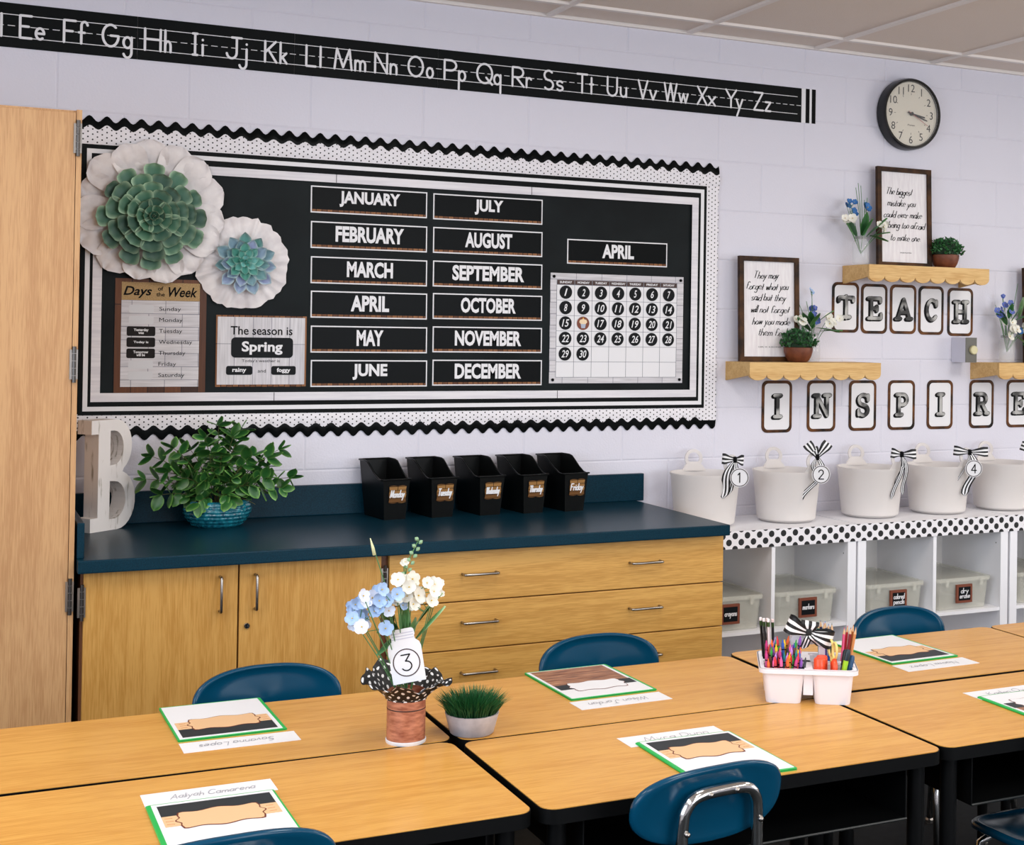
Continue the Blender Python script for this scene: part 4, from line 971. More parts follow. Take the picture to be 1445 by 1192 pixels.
def rimtube():
    mb = MB(); L_ = [(-.0, .198), (-.055, .198), (-.075, .194), (-.095, .182), (-.130, .160), (-.165, .143), (-.185, .140), (-.208, .142)]
    w_ = lambda z: .040+.015*z/.198+.003
    path = [(-w_(z), y, z) for y, z in L_]+[(w_(z), y, z) for y, z in reversed(L_)]
    mb.tube(path, .0032, 6, closed=True); return mb.mesh('bin_rim', M_bin, True)
bin_rim = rimtube()
for day, x in (('Monday', 1.419), ('Tuesday', 1.594), ('Wednesday', 1.776), ('Thursday', 1.945), ('Friday', 2.110)):
    t = thing('book_bin', 'black plastic book bin labelled %s on the counter' % day, 'book bin', (x-.008, -.032, .9), math.radians(7), group='weekday book bins')
    inst('bin_body', bin_body, t, Matrix()); inst('bin_rim', bin_rim, t, Matrix())
    lab = MB(); lo = []
    for k in range(33):
        a = 2*PI*k/33
    sc = lambda n_, a, b, fx: [fx(a+(b-a)*i/n_, .0022*abs(math.sin(PI*i/n_*2.0))) for i in range(n_)]
    lo = sc(8, -.033, .033, lambda u, d: (u, .029+d))+sc(6, .029, -.029, lambda u, d: (.033-d, u))+sc(8, .033, -.033, lambda u, d: (u, -.029-d))+sc(6, -.029, .029, lambda u, d: (-.033+d, u))
    o = MB().prism(lo, -.0012, 0).build('name_label', M_labelw, t); o.location = (.004, -.2025, .090); o.rotation_euler = (math.radians(6), 0, 0)
    hand(day, -.028, .024, -.010, .024 if len(day) < 8 else .022, .0042, -.0016, M_white, o, slant=.15, name='lettering')

# ================================================================= white cube shelves
U = [('leftmost white cube shelf unit beside the oak cabinet', 2.512), ('middle white cube shelf unit holding two boxes', 3.296), ('white cube shelf unit cut off by the right photo edge', 4.082)]
for lab, ux in U:
    t = thing('cube_shelf', lab, 'shelf unit', (ux, 0, 0), group='cube shelf units'); d = .39; w_ = .774; hh = .818
    bb((0, -d, 0), (.039, -.004, hh-.038), 'side_panel', M_shelfwhite, t); bb((w_-.039, -d, 0), (w_, -.004, hh-.038), 'side_panel', M_shelfwhite, t)
    bb((0, -d, hh-.038), (w_, -.004, hh), 'top_panel', M_shelfwhite, t, .001); bb((.039, -d+.002, .02), (w_-.039, -.004, .058), 'bottom_panel', M_shelfwhite, t)
    bb((.379, -d+.002, .058), (.395, -.004, hh-.038), 'divider', M_shelfwhite, t)
    bb((.039, -.010, .058), (w_-.039, -.004, hh-.038), 'back_panel', mat('shelf_back', '#ece8e4', .6), t)
    for a, b in ((.039, .379), (.395, w_-.039)): bb((a, -d+.003, .418), (b, -.010, .432), 'shelf_board', M_shelfwhite, t)
    for sx_ in (.0385, w_-.0385):
        MB().prism([(-.003, 0), (0, .003), (.003, 0), (0, -.003)], sx_-.001, sx_+.001, 'x', Matrix.Translation((0, -.36, .70))).build('screw_hole', M_ink, t)
pt = thing('dotted_border_strip', 'white border strip with large black dots along shelf top edge', 'border', (2.505, -.391, .750))
for a, b in ((0, .575), (.5755, 1.5), (1.5005, 2.35)): bb((a, -.0012, 0), (b, 0, .068), 'strip_panel', M_polkabig, pt)
# clear boxes with lids
for i, (x, words, lab) in enumerate(((2.722, 'crayons', 'clear lidded box labelled crayons, half hidden by oak cabinet'), (3.065, 'markers', 'clear lidded box labelled markers behind the supply caddy'), (3.500, 'colored\npencils', 'clear lidded box labelled colored pencils'), (3.850, 'dry\nerase', 'clear lidded box labelled dry erase'), (4.285, 'glue', 'clear lidded box at the right photo edge on cube shelf'))):
    t = thing('storage_box', lab, 'storage box', (x, -.20, .432), group='clear boxes in the cube shelves')
    mb = MB(); 
    def sec(hw, hd, z): return [(a, b, z) for a, b in rrect(-hw, -hd, hw, hd, .02, 3)]
    ls = [sec(.134, .158, .001), sec(.142, .168, .120), sec(.140, .166, .120), sec(.132, .156, .004)]; n = len(ls[0]); vs = [v for s_ in ls for v in s_]
    fs = [(j*n+k, j*n+(k+1) % n, (j+1)*n+(k+1) % n, (j+1)*n+k) for j in range(3) for k in range(n)]+[tuple(range(n)), tuple(range(3*n, 4*n))]
    mb.add(vs, fs); mb.build('tub', M_clear, t, smooth=40)
    MB().prism(rrect(-.148, -.174, .148, .174, .022, 3), .121, .129, 'z').ring(rrect(-.150, -.176, .150, .176, .024, 3), rrect(-.143, -.169, .143, .169, .018, 3), .117, .134, 'z').build('lid', M_clear, t, smooth=40)
    for sx_ in (-.09, .09): bb((sx_-.008, -.178, .098), (sx_+.008, -.174, .130), 'latch', M_clear, t)
    lx = {0: -.006, 1: .005, 2: .010, 3: -.0, 4: 0}[i]
    lb_ = bb((lx-.041, -.1775, .030), (lx+.041, -.1690, .106), 'label', mat('label_rust', '#7d3f28', .5), t)
    bb((lx-.031, -.1782, .040), (lx+.031, -.1774, .096), 'label_face', mat('label_black', '#0f1418', .35), lb_)
    ws = words.split('\n')
    for k, q in enumerate(ws if i < 4 else ()): hand(q, lx-.026+(.006 if len(q) < 5 else 0), lx+.026-(.008 if len(q) < 5 else 0), (.062 if len(ws) == 1 else .071-.021*k), .020, .0034, -.1788, M_white, lb_, slant=.1, name='lettering')

# ================================================================= frosted buckets with striped bows
def ribbon(mb, pts, wdir, ws):
    """strip along pts; wdir(i) gives the width direction; uv y runs across"""
    o = len(mb.v); n = len(pts)
    if mb.uv is None: mb.uv = {}
    NA = 6
    for i, p in enumerate(pts):
        wd = Vector(wdir(i)).normalized()*ws[i]/2
        for j in range(NA+1):
            s_ = j/NA*2-1; mb.v.append(tuple(Vector(p)+wd*s_)); mb.uv[o+i*(NA+1)+j] = (i/(n-1), .001+.998*j/NA)
    for i in range(n-1):
        for j in range(NA): mb.f.append((o+i*(NA+1)+j, o+i*(NA+1)+j+1, o+(i+1)*(NA+1)+j+1, o+(i+1)*(NA+1)+j))
def bow(par, M, loops, tails, w_=.040, m=None):
    """loops: (length, tilt_deg, depth) ; tails: (dx, dz, width, sway)"""
    m = m or M_bow
    for (l, tilt, dep) in loops:
        mb = MB(); n = 20; pts = []; ws = []
        c_, s_ = math.cos(math.radians(tilt)), math.sin(math.radians(tilt))
        for i in range(n+1):
            t_ = i/n; u = l*math.sin(PI*t_)**.75; y = -dep*math.cos(PI*t_)*math.sin(PI*t_)**.5*1.3
            pts.append((u*c_, y, u*s_)); ws.append(w_*(.35+.65*min(1, math.sin(PI*t_)*1.5)))
        ribbon(mb, pts, lambda i: (-s_, .0, c_), ws); mb.build('bow_loop', m, par, smooth=True).matrix_local = M
    for (dx, dz, tw, sway) in tails:
        mb = MB(); n = 12; pts = [(dx*t_+sway*math.sin(PI*t_*1.6), -.008-.006*math.sin(5*t_), -dz*t_) for t_ in [i/n for i in range(n+1)]]
        ws = [tw*(.4+.6*min(1, i/3)) for i in range(n+1)]; ws[-1] = tw*.12
        ribbon(mb, pts, lambda i: (1, .25*math.sin(i*.6), .18), ws); mb.build('bow_tail', m, par, smooth=True).matrix_local = M
    MB().box((-.007, -.012, -.012), (.007, .006, .012), None, .004).build('bow_knot', M_ink if m is M_bow else m, par, smooth=True).matrix_local = M
VA = math.radians(36)      # way the row of buckets is looked along
def bucket(i, cx, label, bowspec, tagno, bw_label):
    t = thing('bucket', label, 'bucket', (cx, -.195, .8185), -VA*.9, group='frosted buckets on the white shelves')
    mb = MB(); ra, rb, hh = .118, .140, .205
    mb.lathe([(.0001, .003), (ra-.012, .003), (ra, .012), (rb-.004, hh-.012), (rb, hh-.004), (rb, hh), (rb-.005, hh), (rb-.008, hh-.012), (ra-.004, .016), (.0001, .010)], 40)
    mb.build('bucket_body', M_frost, t, smooth=40)
    for ang in (math.radians(113), math.radians(-40)):
        # looped ear rising from the rim
        out = []; inn = []
        for k in range(25):
            q = -PI*.25+PI*1.5*k/24; out.append((.039*math.cos(q), .045+.037*math.sin(q)))
            inn.append((.025*math.cos(q), .045+.024*math.sin(q)))
        out[0] = (.055, -.004); out[-1] = (-.055, -.004); inn[0] = (.012, .031); inn[-1] = (-.012, .031)
        mb = MB(); n = 25
        vs = [(a, -.003, b) for a, b in out]+[(a, -.003, b) for a, b in inn]+[(a, .003, b) for a, b in out]+[(a, .003, b) for a, b in inn]; fs = []
        for k in range(n-1): fs += [(k, k+1, n+k+1, n+k), (2*n+k, 3*n+k, 3*n+k+1, 2*n+k+1), (k, 2*n+k, 2*n+k+1, k+1), (n+k, n+k+1, 3*n+k+1, 3*n+k)]
        fs += [(0, n, 2*n-1, n-1), (2*n, 3*n-1, 4*n-1, 3*n)]
        # bend the ear round the rim
        vs = [((rb-.003+y)*math.cos(ang+x/rb), (rb-.003+y)*math.sin(ang+x/rb), hh-.002+z) for (x, y, z) in vs]
        mb.add(vs, fs); mb.build('handle', M_frost, t, smooth=40)
    # the bow hangs on the right-hand ear and is a thing of its own
    a = math.radians(-40)-VA*.9; bx = cx+(rb+.012)*math.cos(a); by = -.195+(rb+.012)*math.sin(a)
    b = thing('ribbon_bow', bw_label, 'bow', (bx, by-.004, .8185+hh+.062), bowspec.get('rz', -.5), group='striped bows on the buckets')
    bow(b, Matrix(), bowspec['loops'], bowspec['tails'])
    if tagno:
        tg = thing('number_tag', {'1': 'round white tag with number one on the leftmost bow', '2': 'round white tag with number two on the V shaped bow', '4': 'round white tag with number four on the fourth bow'}[tagno], 'tag', (bx+bowspec.get('tx', .0), by-.026, .8185+hh-.005), bowspec.get('rz', -.5)*.8, group='number tags on the buckets')
        MB().prism(circle(0, 0, .037, 28), -.002, 0).build('tag_disc', M_white, tg)
        MB().ring(circle(0, 0, .0345, 28), circle(0, 0, .0315, 28), -.0026, -.002).build('tag_ring', mat('tag_brown', '#2c1812', .5), tg)
        st = G[tagno]; mb = MB(); stroke_mb(mb, st, lambda u, v: (-.010+u*.034+(.004 if tagno == '1' else 0), -.018+v*.036), .0042, -.0028); mb.build('numeral', M_ink, tg, fixn=False)
bucket(1, 2.700, 'leftmost frosted bucket, partly behind the blue counter', dict(rz=-.45, loops=[(.050, 176, .016), (.034, -4, .018)], tails=[(-.055, .150, .034, -.012), (-.012, .130, .022, .006)], tx=.008), '1', 'striped bow on the leftmost bucket with tag 1')
bucket(2, 3.080, 'second frosted bucket from the counter', dict(rz=-.45, loops=[(.068, 128, .012), (.072, 52, .012), (.04, 118, .01)], tails=[(-.018, .085, .018, -.012), (-.040, .190, .028, .032)], tx=.004), '2', 'striped bow shaped like a V on second bucket with tag 2')
bucket(3, 3.495, 'third frosted bucket from the counter', dict(rz=-.45, loops=[(.044, 172, .015), (.060, 2, .015)], tails=[(-.030, .185, .018, .010), (.018, .165, .016, .012), (-.012, .130, .018, .010)]), None, 'striped bow without visible tag on third bucket')
bucket(4, 3.850, 'fourth frosted bucket from the counter', dict(rz=-.45, loops=[(.068, 174, .016), (.078, 2, .016)], tails=[(-.060, .150, .010, .006), (.004, .185, .036, .022)], tx=.004), '4', 'striped bow on the fourth bucket with tag 4')
bucket(5, 4.205, 'rightmost frosted bucket at the photo edge', dict(rz=-.45, loops=[(.060, 160, .018), (.06, 8, .015)], tails=[(-.010, .150, .024, .010)]), None, 'striped bow cut off by the right photo edge')

# ================================================================= desks
DZ = .66
def desk(cx, cy, w_, d, rz, label, grp='oak topped desks pushed together'):
    t = thing('student_desk', label, 'desk', (cx, cy, 0), math.radians(rz), grp)
    MB().prism(rrect(-w_/2+.002, -d/2+.002, w_/2-.002, d/2-.002, .030, 6), DZ-.0015, DZ, 'z').build('tabletop', M_desk, t)
    MB().prism(rrect(-w_/2, -d/2, w_/2, d/2, .032, 6), DZ-.030, DZ-.0016, 'z').build('edge_band', M_deskblk, t, smooth=40)
    bx = MB(); x0, x1, y0_, y1_ = -w_/2+.09, w_/2-.09, -d/2+.02, d/2-.03
    bx.box((x0, y0_, DZ-.145), (x1, y1_, DZ-.141)); bx.box((x0, y0_, DZ-.141), (x0+.003, y1_, DZ-.031)); bx.box((x1-.003, y0_, DZ-.141), (x1, y1_, DZ-.031)); bx.box((x0+.003, y1_-.003, DZ-.141), (x1-.003, y1_, DZ-.031))
    bx.build('book_box', M_deskblk, t)
    MB().tube([(x0, y0_, DZ-.143), (x1, y0_, DZ-.143)], .003, 6).build('box_lip', mat('dark_lip', '#1c2020', .35), t)
    for sx_ in (-1, 1):
        for sy_ in (-1, 1):
            x, y = sx_*(w_/2-.045), sy_*(d/2-.045)
            lg = MB().tube([(x, y, DZ-.030), (x, y, .22)], .019, 12).tube([(x, y, .22), (x, y, .012)], .0155, 12).build('leg', M_deskblk, t, smooth=40)
            MB().lathe([(.0001, 0), (.018, 0), (.018, .006), (.012, .012)], 12, c=(x, y)).build('glide', M_steel, lg)
desk(.553, -1.758, .968, .466, -.7, 'far left desk with white sheets beside the can centrepiece')
desk(1.530, -1.774, .962, .478, -.2, 'far middle desk holding the wood print folder')
desk(2.497, -1.752, .945, .480, -.2, 'far right desk behind the supply caddy')
desk(3.468, -1.752, .985, .480, -.2, 'farthest desk corner at the right photo edge, behind others')
desk(.537, -2.246, .975, .488, 0, 'near left desk in the bottom left corner')
desk(1.521, -2.256, .960, .474, 0, 'near middle desk with the chrome backed chair in front')
desk(2.498, -2.246, .975, .474, 0, 'near right desk with black front edge at right')

# ================================================================= chairs
def chair(cx, yb, rz, label, ztop=.722, w_=.36, hh=.165, scr=True):
    t = thing('student_chair', label, 'chair', (cx, yb, 0), math.radians(rz), 'blue plastic student chairs')
    mb = MB(); zc = ztop-hh/2; prof = [(0.001, 0), (.35, 0), (.65, 0), (.84, .0005), (.91, -.004), (.965, -.006), (1, -.002), (1.0, .008), (.96, .012), (.84, .008), (.5, .007), (.001, .007)]
    A = 64
    def f(u, v):
        j = min(int(round(v*(len(prof)-1))), len(prof)-1); r_, dy = prof[j]; q = 2*PI*u; c_, s_ = math.cos(q), math.sin(q); e = 2/2.5
        x = w_/2*r_*math.copysign(abs(c_)**e, c_); z = hh/2*r_*math.copysign(abs(s_)**e, s_)
        return (x, dy-.75*x*x+.012+z*.16, zc+z)
    mb.grid(f, A, len(prof)-1, closeu=True); mb.build('backrest', M_chair, t, smooth=True)
    # seat shell
    mb = MB()
    def g(u, v):
        j = min(int(round(v*(len(prof)-1))), len(prof)-1); r_, dy = prof[j]; q = 2*PI*u; c_, s_ = math.cos(q), math.sin(q); e = 2/3.2
        x = .185*r_*math.copysign(abs(c_)**e, c_); y = .175*r_*math.copysign(abs(s_)**e, s_)
        return (x, -.215+y, .405-dy*1.2-.012+.10*x*x*4*.3+(.03*((y)/.175)**2 if y > 0 else -.02*(y/.175)**2))
    mb.grid(g, A, len(prof)-1, closeu=True); mb.build('seat', M_chair, t, smooth=True)
    fr = MB(); hw = .088; zt = ztop-.046
    path = [(-hw-.012, -.05, .375), (-hw-.010, .026, .44), (-hw-.004, .030, .52), (-hw, .034, zt-.055), (-hw+.007, .036, zt-.022), (-hw+.030, .038, zt-.002), (0, .038, zt+.002), (hw-.030, .038, zt-.002), (hw-.007, .036, zt-.022), (hw, .034, zt-.055), (hw+.004, .030, .52), (hw+.010, .026, .44), (hw+.012, -.05, .375)]
    P_ = [Vector(p) for p in path]; sm_ = []
    for i in range(len(P_)-1):
        p0, p1, p2, p3 = P_[max(i-1, 0)], P_[i], P_[i+1], P_[min(i+2, len(P_)-1)]
        for k in range(4):
            s_ = k/4; sm_.append(.5*((2*p1)+(-p0+p2)*s_+(2*p0-5*p1+4*p2-p3)*s_*s_+(-p0+3*p1-3*p2+p3)*s_**3))
    sm_.append(P_[-1]); fr.tube(sm_, .0120, 14); fo = fr.build('back_frame', M_chrome, t, smooth=True)
    for (x, z) in ((-.028, zt+.001), (.034, zt+.001), (-hw+.001, zt-.065), (hw-.001, zt-.065)):
        MB().lathe([(.0001, .006), (.004, .005), (.006, .001), (.006, -.002)], 10, Matrix.Translation((x, .0475, z)) @ Rm('X', -PI/2)).build('rivet', M_steel, fo, smooth=True)
    for sx_ in (-1, 1):
        for nm, pth in (('leg', [(sx_*.10, -.06, .378), (sx_*.14, -.03, .33), (sx_*.175, .03, .012)]), ('leg', [(sx_*.10, -.30, .378), (sx_*.14, -.33, .34), (sx_*.17, -.375, .012)])):
            lg = MB().tube(pth, .0105, 10).build('leg', M_chrome, t, smooth=True)
            MB().lathe([(.0001, 0), (.014, 0), (.014, .010), (.011, .016)], 12, c=(pth[-1][0], pth[-1][1])).build('glide', M_steel, lg)
        MB().tube([(sx_*.10, -.05, .376), (sx_*.10, -.31, .376)], .010, 8).build('seat_rail', M_chrome, t, smooth=True)
chair(.752, -1.385, 2, 'blue chair behind the far left desk', .711, .375)
chair(1.674, -1.395, 2, 'blue chair behind the far middle desk by the drawers', .714, .375)
chair(2.722, -1.385, 4, 'blue chair behind the far right desk before the cube shelf', .712, .375)
chair(1.350, -2.585, 186, 'blue chair with chrome back frame in the foreground', .742, .355, .150)
chair(.432, -2.600, 183, 'blue chair top cut off at the bottom left photo edge', .748, .375)
chair(2.440, -2.600, 180, 'blue chair with only dark seat visible under near right desk', .722, .36)
# ================================================================= folders and name strips
def folder(x, y, rz, label, style, w_=.236, d=.288, strip=True, slab='', sdx=.004, sgap=.006, name='', closed_h=.005):
    t = thing('green_folder', label, 'folder', (x, y, DZ), math.radians(rz), 'green folders on the desks')
    MB().prism(rrect(-w_/2, -d/2, w_/2, d/2, .004, 2), .0002, .0018, 'z').build('folder_back', M_green, t)
    MB().prism(rrect(-w_/2, -d/2, w_/2, d/2, .004, 2), .003, .0046, 'z').build('folder_front', M_green, t)
    MB().tube([(-w_/2, -d/2+.002, .0024), (-w_/2, d/2-.002, .0024)], .0024, 6).build('folder_spine', M_green, t)
    sh = bb((-w_/2+.007, -d/2+.007, .0046), (w_/2-.004, d/2-.005, .0054), 'cover_sheet', M_white, t)
    a, b = -w_/2+.016, w_/2-.012; Z0, Z1 = .0054, .0058
    def piece(nm, pts, m, lift=0): MB().prism(pts, Z0+lift, Z1+lift, 'z').build(nm, m, sh)
    def plaque(cx, cy, hw, hh):
        o = []
        for k in range(72):
            q = 2*PI*k/72; c_, s_ = math.cos(q), math.sin(q)
            r4 = (abs(c_)**6+abs(s_)**6)**(-1/6); u, v = r4*c_, r4*s_
            top = .80+.20*math.cos(PI*u*1.05)**2 if abs(u) < .95 else .80; side = .90+.10*math.cos(PI*v)**2
            o.append((cx+hw*u*side, cy+hh*v*top*(.72+.28*min(1, 6*(1.04-abs(u))))))
        return o
    if style == 'tan':
        piece('black_band', [(a, .062), (b, .062), (b, .128), (a, .128)], M_dkprint)
        piece('tan_band', [(a, .010), (b, .010), (b, .066), (a, .066)], M_tan, .0002)
        piece('plaque_outline', plaque(0, .036, .083, .050), M_brown, .0004); piece('plaque', plaque(0, .036, .080, .047), M_tan, .0006)
        for sx_ in (-1, 1):
            for k in range(3): piece('tick_mark', [(sx_*(b-.022), .02+.016*k), (sx_*(b-.008), .021+.016*k), (sx_*(b-.008), .023+.016*k), (sx_*(b-.022), .022+.016*k)], mat('pale_mark', '#c98f62', .5), .0006)
    else:
        M_wp = noise_mix('wood_picture', '#5d3322', '#c58d68', 5, (3, 22, 1), .35, .3, .7)
        piece('wood_picture', [(a, -.132), (b, -.132), (b, .055), (a, .055)], M_wp)
        for yy in (-.085, -.03): piece('board_joint', [(a, yy), (b, yy), (b, yy+.0016), (a, yy+.0016)], M_brown, .0002)
        for sx_ in (-1, 1): piece('black_tab', [(sx_*.070, .020), (sx_*b, .020), (sx_*b, .062), (sx_*.070, .062)], M_dkprint, .0004)
        piece('plaque_outline', plaque(0, .048, .080, .044), M_brown, .0005); piece('plaque', plaque(0, .048, .078, .042), M_white, .0007)
    return t
def name_strip(x, y, rz, label, txt, w_=.250, d=.072, z=DZ, flip=False):
    t = thing('name_strip', label, 'paper strip', (x, y, z), math.radians(rz), 'handwritten name strips')
    bb((-w_/2, -d/2, .0002), (w_/2, d/2, .0010), 'paper', M_white, t)
    hand(txt, -.075, .085, -.010, .026, .0018, .0014, M_pencilink, t, slant=.25, plane='xy', name='pencil_writing', wob=.002)
folder(.5925, -1.638, 180.5, 'green folder with tan plaque cover on the far left desk', 'tan', .236, .284)
name_strip(.600, -1.829, 180, 'white name strip in front of the far left folder', 'Savanna Lopes')
folder(.4780, -2.325, 0, 'green folder with tan plaque cover on the near left desk', 'tan', .238, .290)
name_strip(.4820, -2.139, 0, 'white name strip above the near left folder', 'Aaliyah Camarena')
folder(1.521, -1.660, 181.5, 'green folder with brown wood print cover on far middle desk', 'wood', .240, .288)
name_strip(1.520, -1.852, 181, 'white name strip in front of the wood print folder', 'Wilson Jordan')
folder(1.507, -2.332, -1, 'green folder with tan plaque behind the foreground chair', 'tan', .236, .290)
name_strip(1.496, -2.167, 0, 'white name strip above the near middle folder', 'Myra Dunn')
folder(2.490, -1.664, 181.5, 'green folder with tan plaque on the far right desk', 'tan', .236, .290)
name_strip(2.494, -1.855, 181, 'white name strip in front of the far right folder', 'Naomi Lopez')
folder(2.478, -2.325, -1, 'green folder cut off by the right photo edge', 'wood2', .236, .290).rotation_euler[2] = math.radians(-1)
name_strip(2.484, -2.162, 0, 'white name strip cut off by the right photo edge', 'Kaden Owens')

# ================================================================= centrepiece can with number 3
can = thing('can_centrepiece', 'wood print can vase with black dotted ruffle on the far left desk', 'vase', (.934, -1.962, DZ))
MB().lathe([(.0001, 0), (.0435, 0), (.0445, .002), (.0445, .007), (.043, .008)], 40).build('white_base', M_white, can, smooth=40)
M_canw = noise_mix('reddish_wood_wrap', '#8a4a34', '#c98668', 7, (6, 6, 22), .4, .3, .7, 5)
MB().lathe([(.0425, .007), (.0425, .112), (.040, .114), (.040, .060), (.0001, .060)], 40).build('can_wrap', M_canw, can, smooth=40)
MB().lathe([(.0428, .0745), (.0431, .0755), (.0428, .0770)], 40).build('board_joint', mat('joint_dark', '#35170f', .5), can)
mb = MB(); rr_ = random.Random(5); ph = [rr_.uniform(0, 6) for _ in range(4)]
def ruff(u, v):
    a = 2*PI*u; r_ = .045+.050*v**.9*(1+.12*math.sin(3*a+ph[0])+.08*math.sin(5*a+ph[1])+.05*math.sin(13*a+ph[2]))
    z = .098+.075*v-.038*v*v+.005*v*math.sin(8*a+ph[2])+.004*v*math.sin(5*a+ph[3])+.003*v*math.sin(17*a)+.024*v*max(0, math.sin(a-.4))
    return (r_*math.cos(a), r_*math.sin(a), z)
mb.grid(ruff, 96, 8, closeu=True); mb.build('dotted_ruffle', M_polkafab, can, smooth=True, uvscale=(.42, .085))
mb = MB(); mb.grid(lambda u, v: ((.0435+.003*abs(math.sin(14*PI*u)))*math.cos(2*PI*u), (.0435+.003*abs(math.sin(14*PI*u)))*math.sin(2*PI*u), .096+.014*v), 60, 2, closeu=True); mb.build('fabric_band', M_polkafab, can, smooth=True, uvscale=(.30, .02))
tg = thing('jar_card', 'white jar shaped card with circled number 3 in the can', 'number card', (.928, -2.004, .800), rot=(math.radians(-6), math.radians(-11), math.radians(-24)))
o = [(-.036, 0), (.036, 0)]+[(.037, .074), (.034, .084), (.026, .091), (.025, .098), (.027, .101), (.026, .112), (.022, .116), (-.022, .116), (-.026, .112), (-.027, .101), (-.025, .098), (-.026, .091), (-.034, .084), (-.037, .074)]
MB().prism(o, -.002, 0).build('card', M_white, tg)
for k in range(3): bb((-.024, -.0026, .094+.006*k), (.024, -.002, .096+.006*k), 'thread_line', mat('pale_lilac_line', '#c3c2d0', .5), tg)
MB().ring(circle(0, .043, .030, 36), circle(0, .043, .0278, 36), -.0028, -.002).build('circle_line', mat('circle_brown', '#3a201c', .5), tg)
mb = MB(); stroke_mb(mb, G['3'], lambda u, v: (-.0105+u*.040, .026+v*.034), .0026, -.003); mb.build('numeral', M_ink, tg, fixn=False)
fb = thing('flower_bouquet', 'artificial white and pale blue flowers standing in the can', 'flowers', (.934, -1.962, .73))
bouquet(fb, (0, 0, .0),
    cluster(-0.097, -.01, .225, 14, .030, 'l', .85, 31)+cluster(-0.090, -.03, .235, 9, .032, 'v', .85, 35)+cluster(-0.050, -.02, .262, 7, .024, 'l', .8, 32)+cluster(-0.020, -.02, .268, 10, .026, 'w', .85, 33)+cluster(0.017, -.03, .258, 12, .026, 'w', .9, 36)+cluster(0.068, 0, .262, 7, .010, 'w', .5, 34)+cluster(-0.011, 0, .325, 2, .004, 'w', .45, 37),
    [(0, .012, .15, .09, -.1, -.2, 1, 1), (.01, .012, .16, .09, .35, -.2, .9, 1), (-.01, .012, .15, .09, -.4, -.2, .9, 0), (-.01, .012, .17, .075, -.9, -.2, -.45, 0), (-.03, .010, .19, .05, -.3, -.3, .8, 0), (.015, 0, .15, .10, .55, -.1, .8, 1), (0, .012, .13, .08, .1, -.2, .9, 1), (-.02, .012, .18, .06, -.6, -.3, .1, 0), (.03, .010, .19, .08, .5, -.2, .9, 1), (.0, .010, .19, .06, -.2, -.5, .8, 1)],
    [wisp(0, .1, -.085, .375), [(0, 0, .1), (-.01, 0, .28), (.0, 0, .33), (.022, 0, .372)]])
sp = MB(); rim = []
for k in range(11):
    z = .300+.0075*k; x = -.006+.0030*k; s_ = 1 if k % 2 else -1
    sp.lathe([(.0001, -.006), (.0045, -.002), (.0045, .002), (.0001, .006)], 6, Matrix.Translation((x+s_*.006, 0, z)) @ Rm('Y', s_*.9)); 
sp.rim = [.5]*len(sp.v); sp.build('eucalyptus_sprig', mat('sprig_green', '#8fb28a', .6), fb, smooth=True)
MB().tube([(-.078, 0, .345), (-.082, 0, .362), (-.088, 0, .382)], [.004, .0035, .001], 6).build('bud_tip', mat('bud_cream', '#d6d9a8', .6), fb, smooth=True)

# ================================================================= grass pot
gp = thing('grass_pot', 'short green grass in round grey concrete pot where four desks meet', 'potted plant', (1.096, -1.958, DZ))
MB().lathe([(.0001, 0), (.048, 0), (.052, .003), (.064, .046), (.0645, .048), (.060, .048), (.058, .040), (.0001, .040)], 40).build('pot', noise_mix('concrete', '#a5a1a6', '#c2bdc0', 26, rough=.8, bumps=.3), gp, smooth=40)
gp.scale = (.95, .95, .98); gp.location.x = 1.090
r = random.Random(4); mb = MB(); rim = []
for k in range(1500):
    a = r.uniform(0, 2*PI); rr_ = .056*math.sqrt(r.random()); x, y = rr_*math.cos(a), rr_*math.sin(a); o_ = rr_/.056
    h_ = r.uniform(.045, .072)*(1-.25*o_); lx, ly = math.cos(a)*o_*.036+r.uniform(-.012, .012), math.sin(a)*o_*.036+r.uniform(-.012, .012); w2 = .0011; p = r.uniform(0, PI); dx, dy = math.cos(p)*w2, math.sin(p)*w2
    mb.add([(x-dx, y-dy, .040), (x+dx, y+dy, .040), (x+lx*.45+dx*.8, y+ly*.45+dy*.8, .040+h_*.65), (x+lx*.45-dx*.8, y+ly*.45-dy*.8, .040+h_*.65), (x+lx, y+ly, .040+h_)], [(0, 1, 2, 3), (3, 2, 4)]); rim += [0, 0, .5, .5, 1]
mb.rim = rim; tag(mb.build('grass_blades', leafmat('grass_blade', '#14502a', '#2c7a3c', .5, .1), gp, fixn=False), kind='stuff')

# ================================================================= supply caddy
CR = math.radians(-30)
cd = thing('supply_caddy', 'white plastic supply caddy full of crayons and pencils', 'caddy', (1.975, -1.985, DZ), CR)
def cup(x0, x1, y0_, y1_, h_, tp=.008, r_=.014):
    """open tapered compartment"""
    mb = MB(); ls = []
    for (ins, z) in ((tp, .0), (tp*.9, .003), (0, h_), (.0022, h_), (tp+.002, .004)): ls.append([(a, b, z) for a, b in rrect(x0+ins, y0_+ins, x1-ins, y1_-ins, r_, 4)])
    n = len(ls[0]); mb.add([v for s_ in ls for v in s_], [(j*n+k, j*n+(k+1) % n, (j+1)*n+(k+1) % n, (j+1)*n+k) for j in range(4) for k in range(n)]+[tuple(range(n)), tuple(range(4*n, 5*n))]); return mb
CW, CD, CH = .111, .090, .083
for a, b, c_, d in ((-CW, -.010, -CD, -.008), (.010, CW, -CD, -.008), (-CW, -.010, .008, CD), (.010, CW, .008, CD)): cup(a, b, c_, d, CH).build('compartment', M_whitepl, cd, smooth=40)
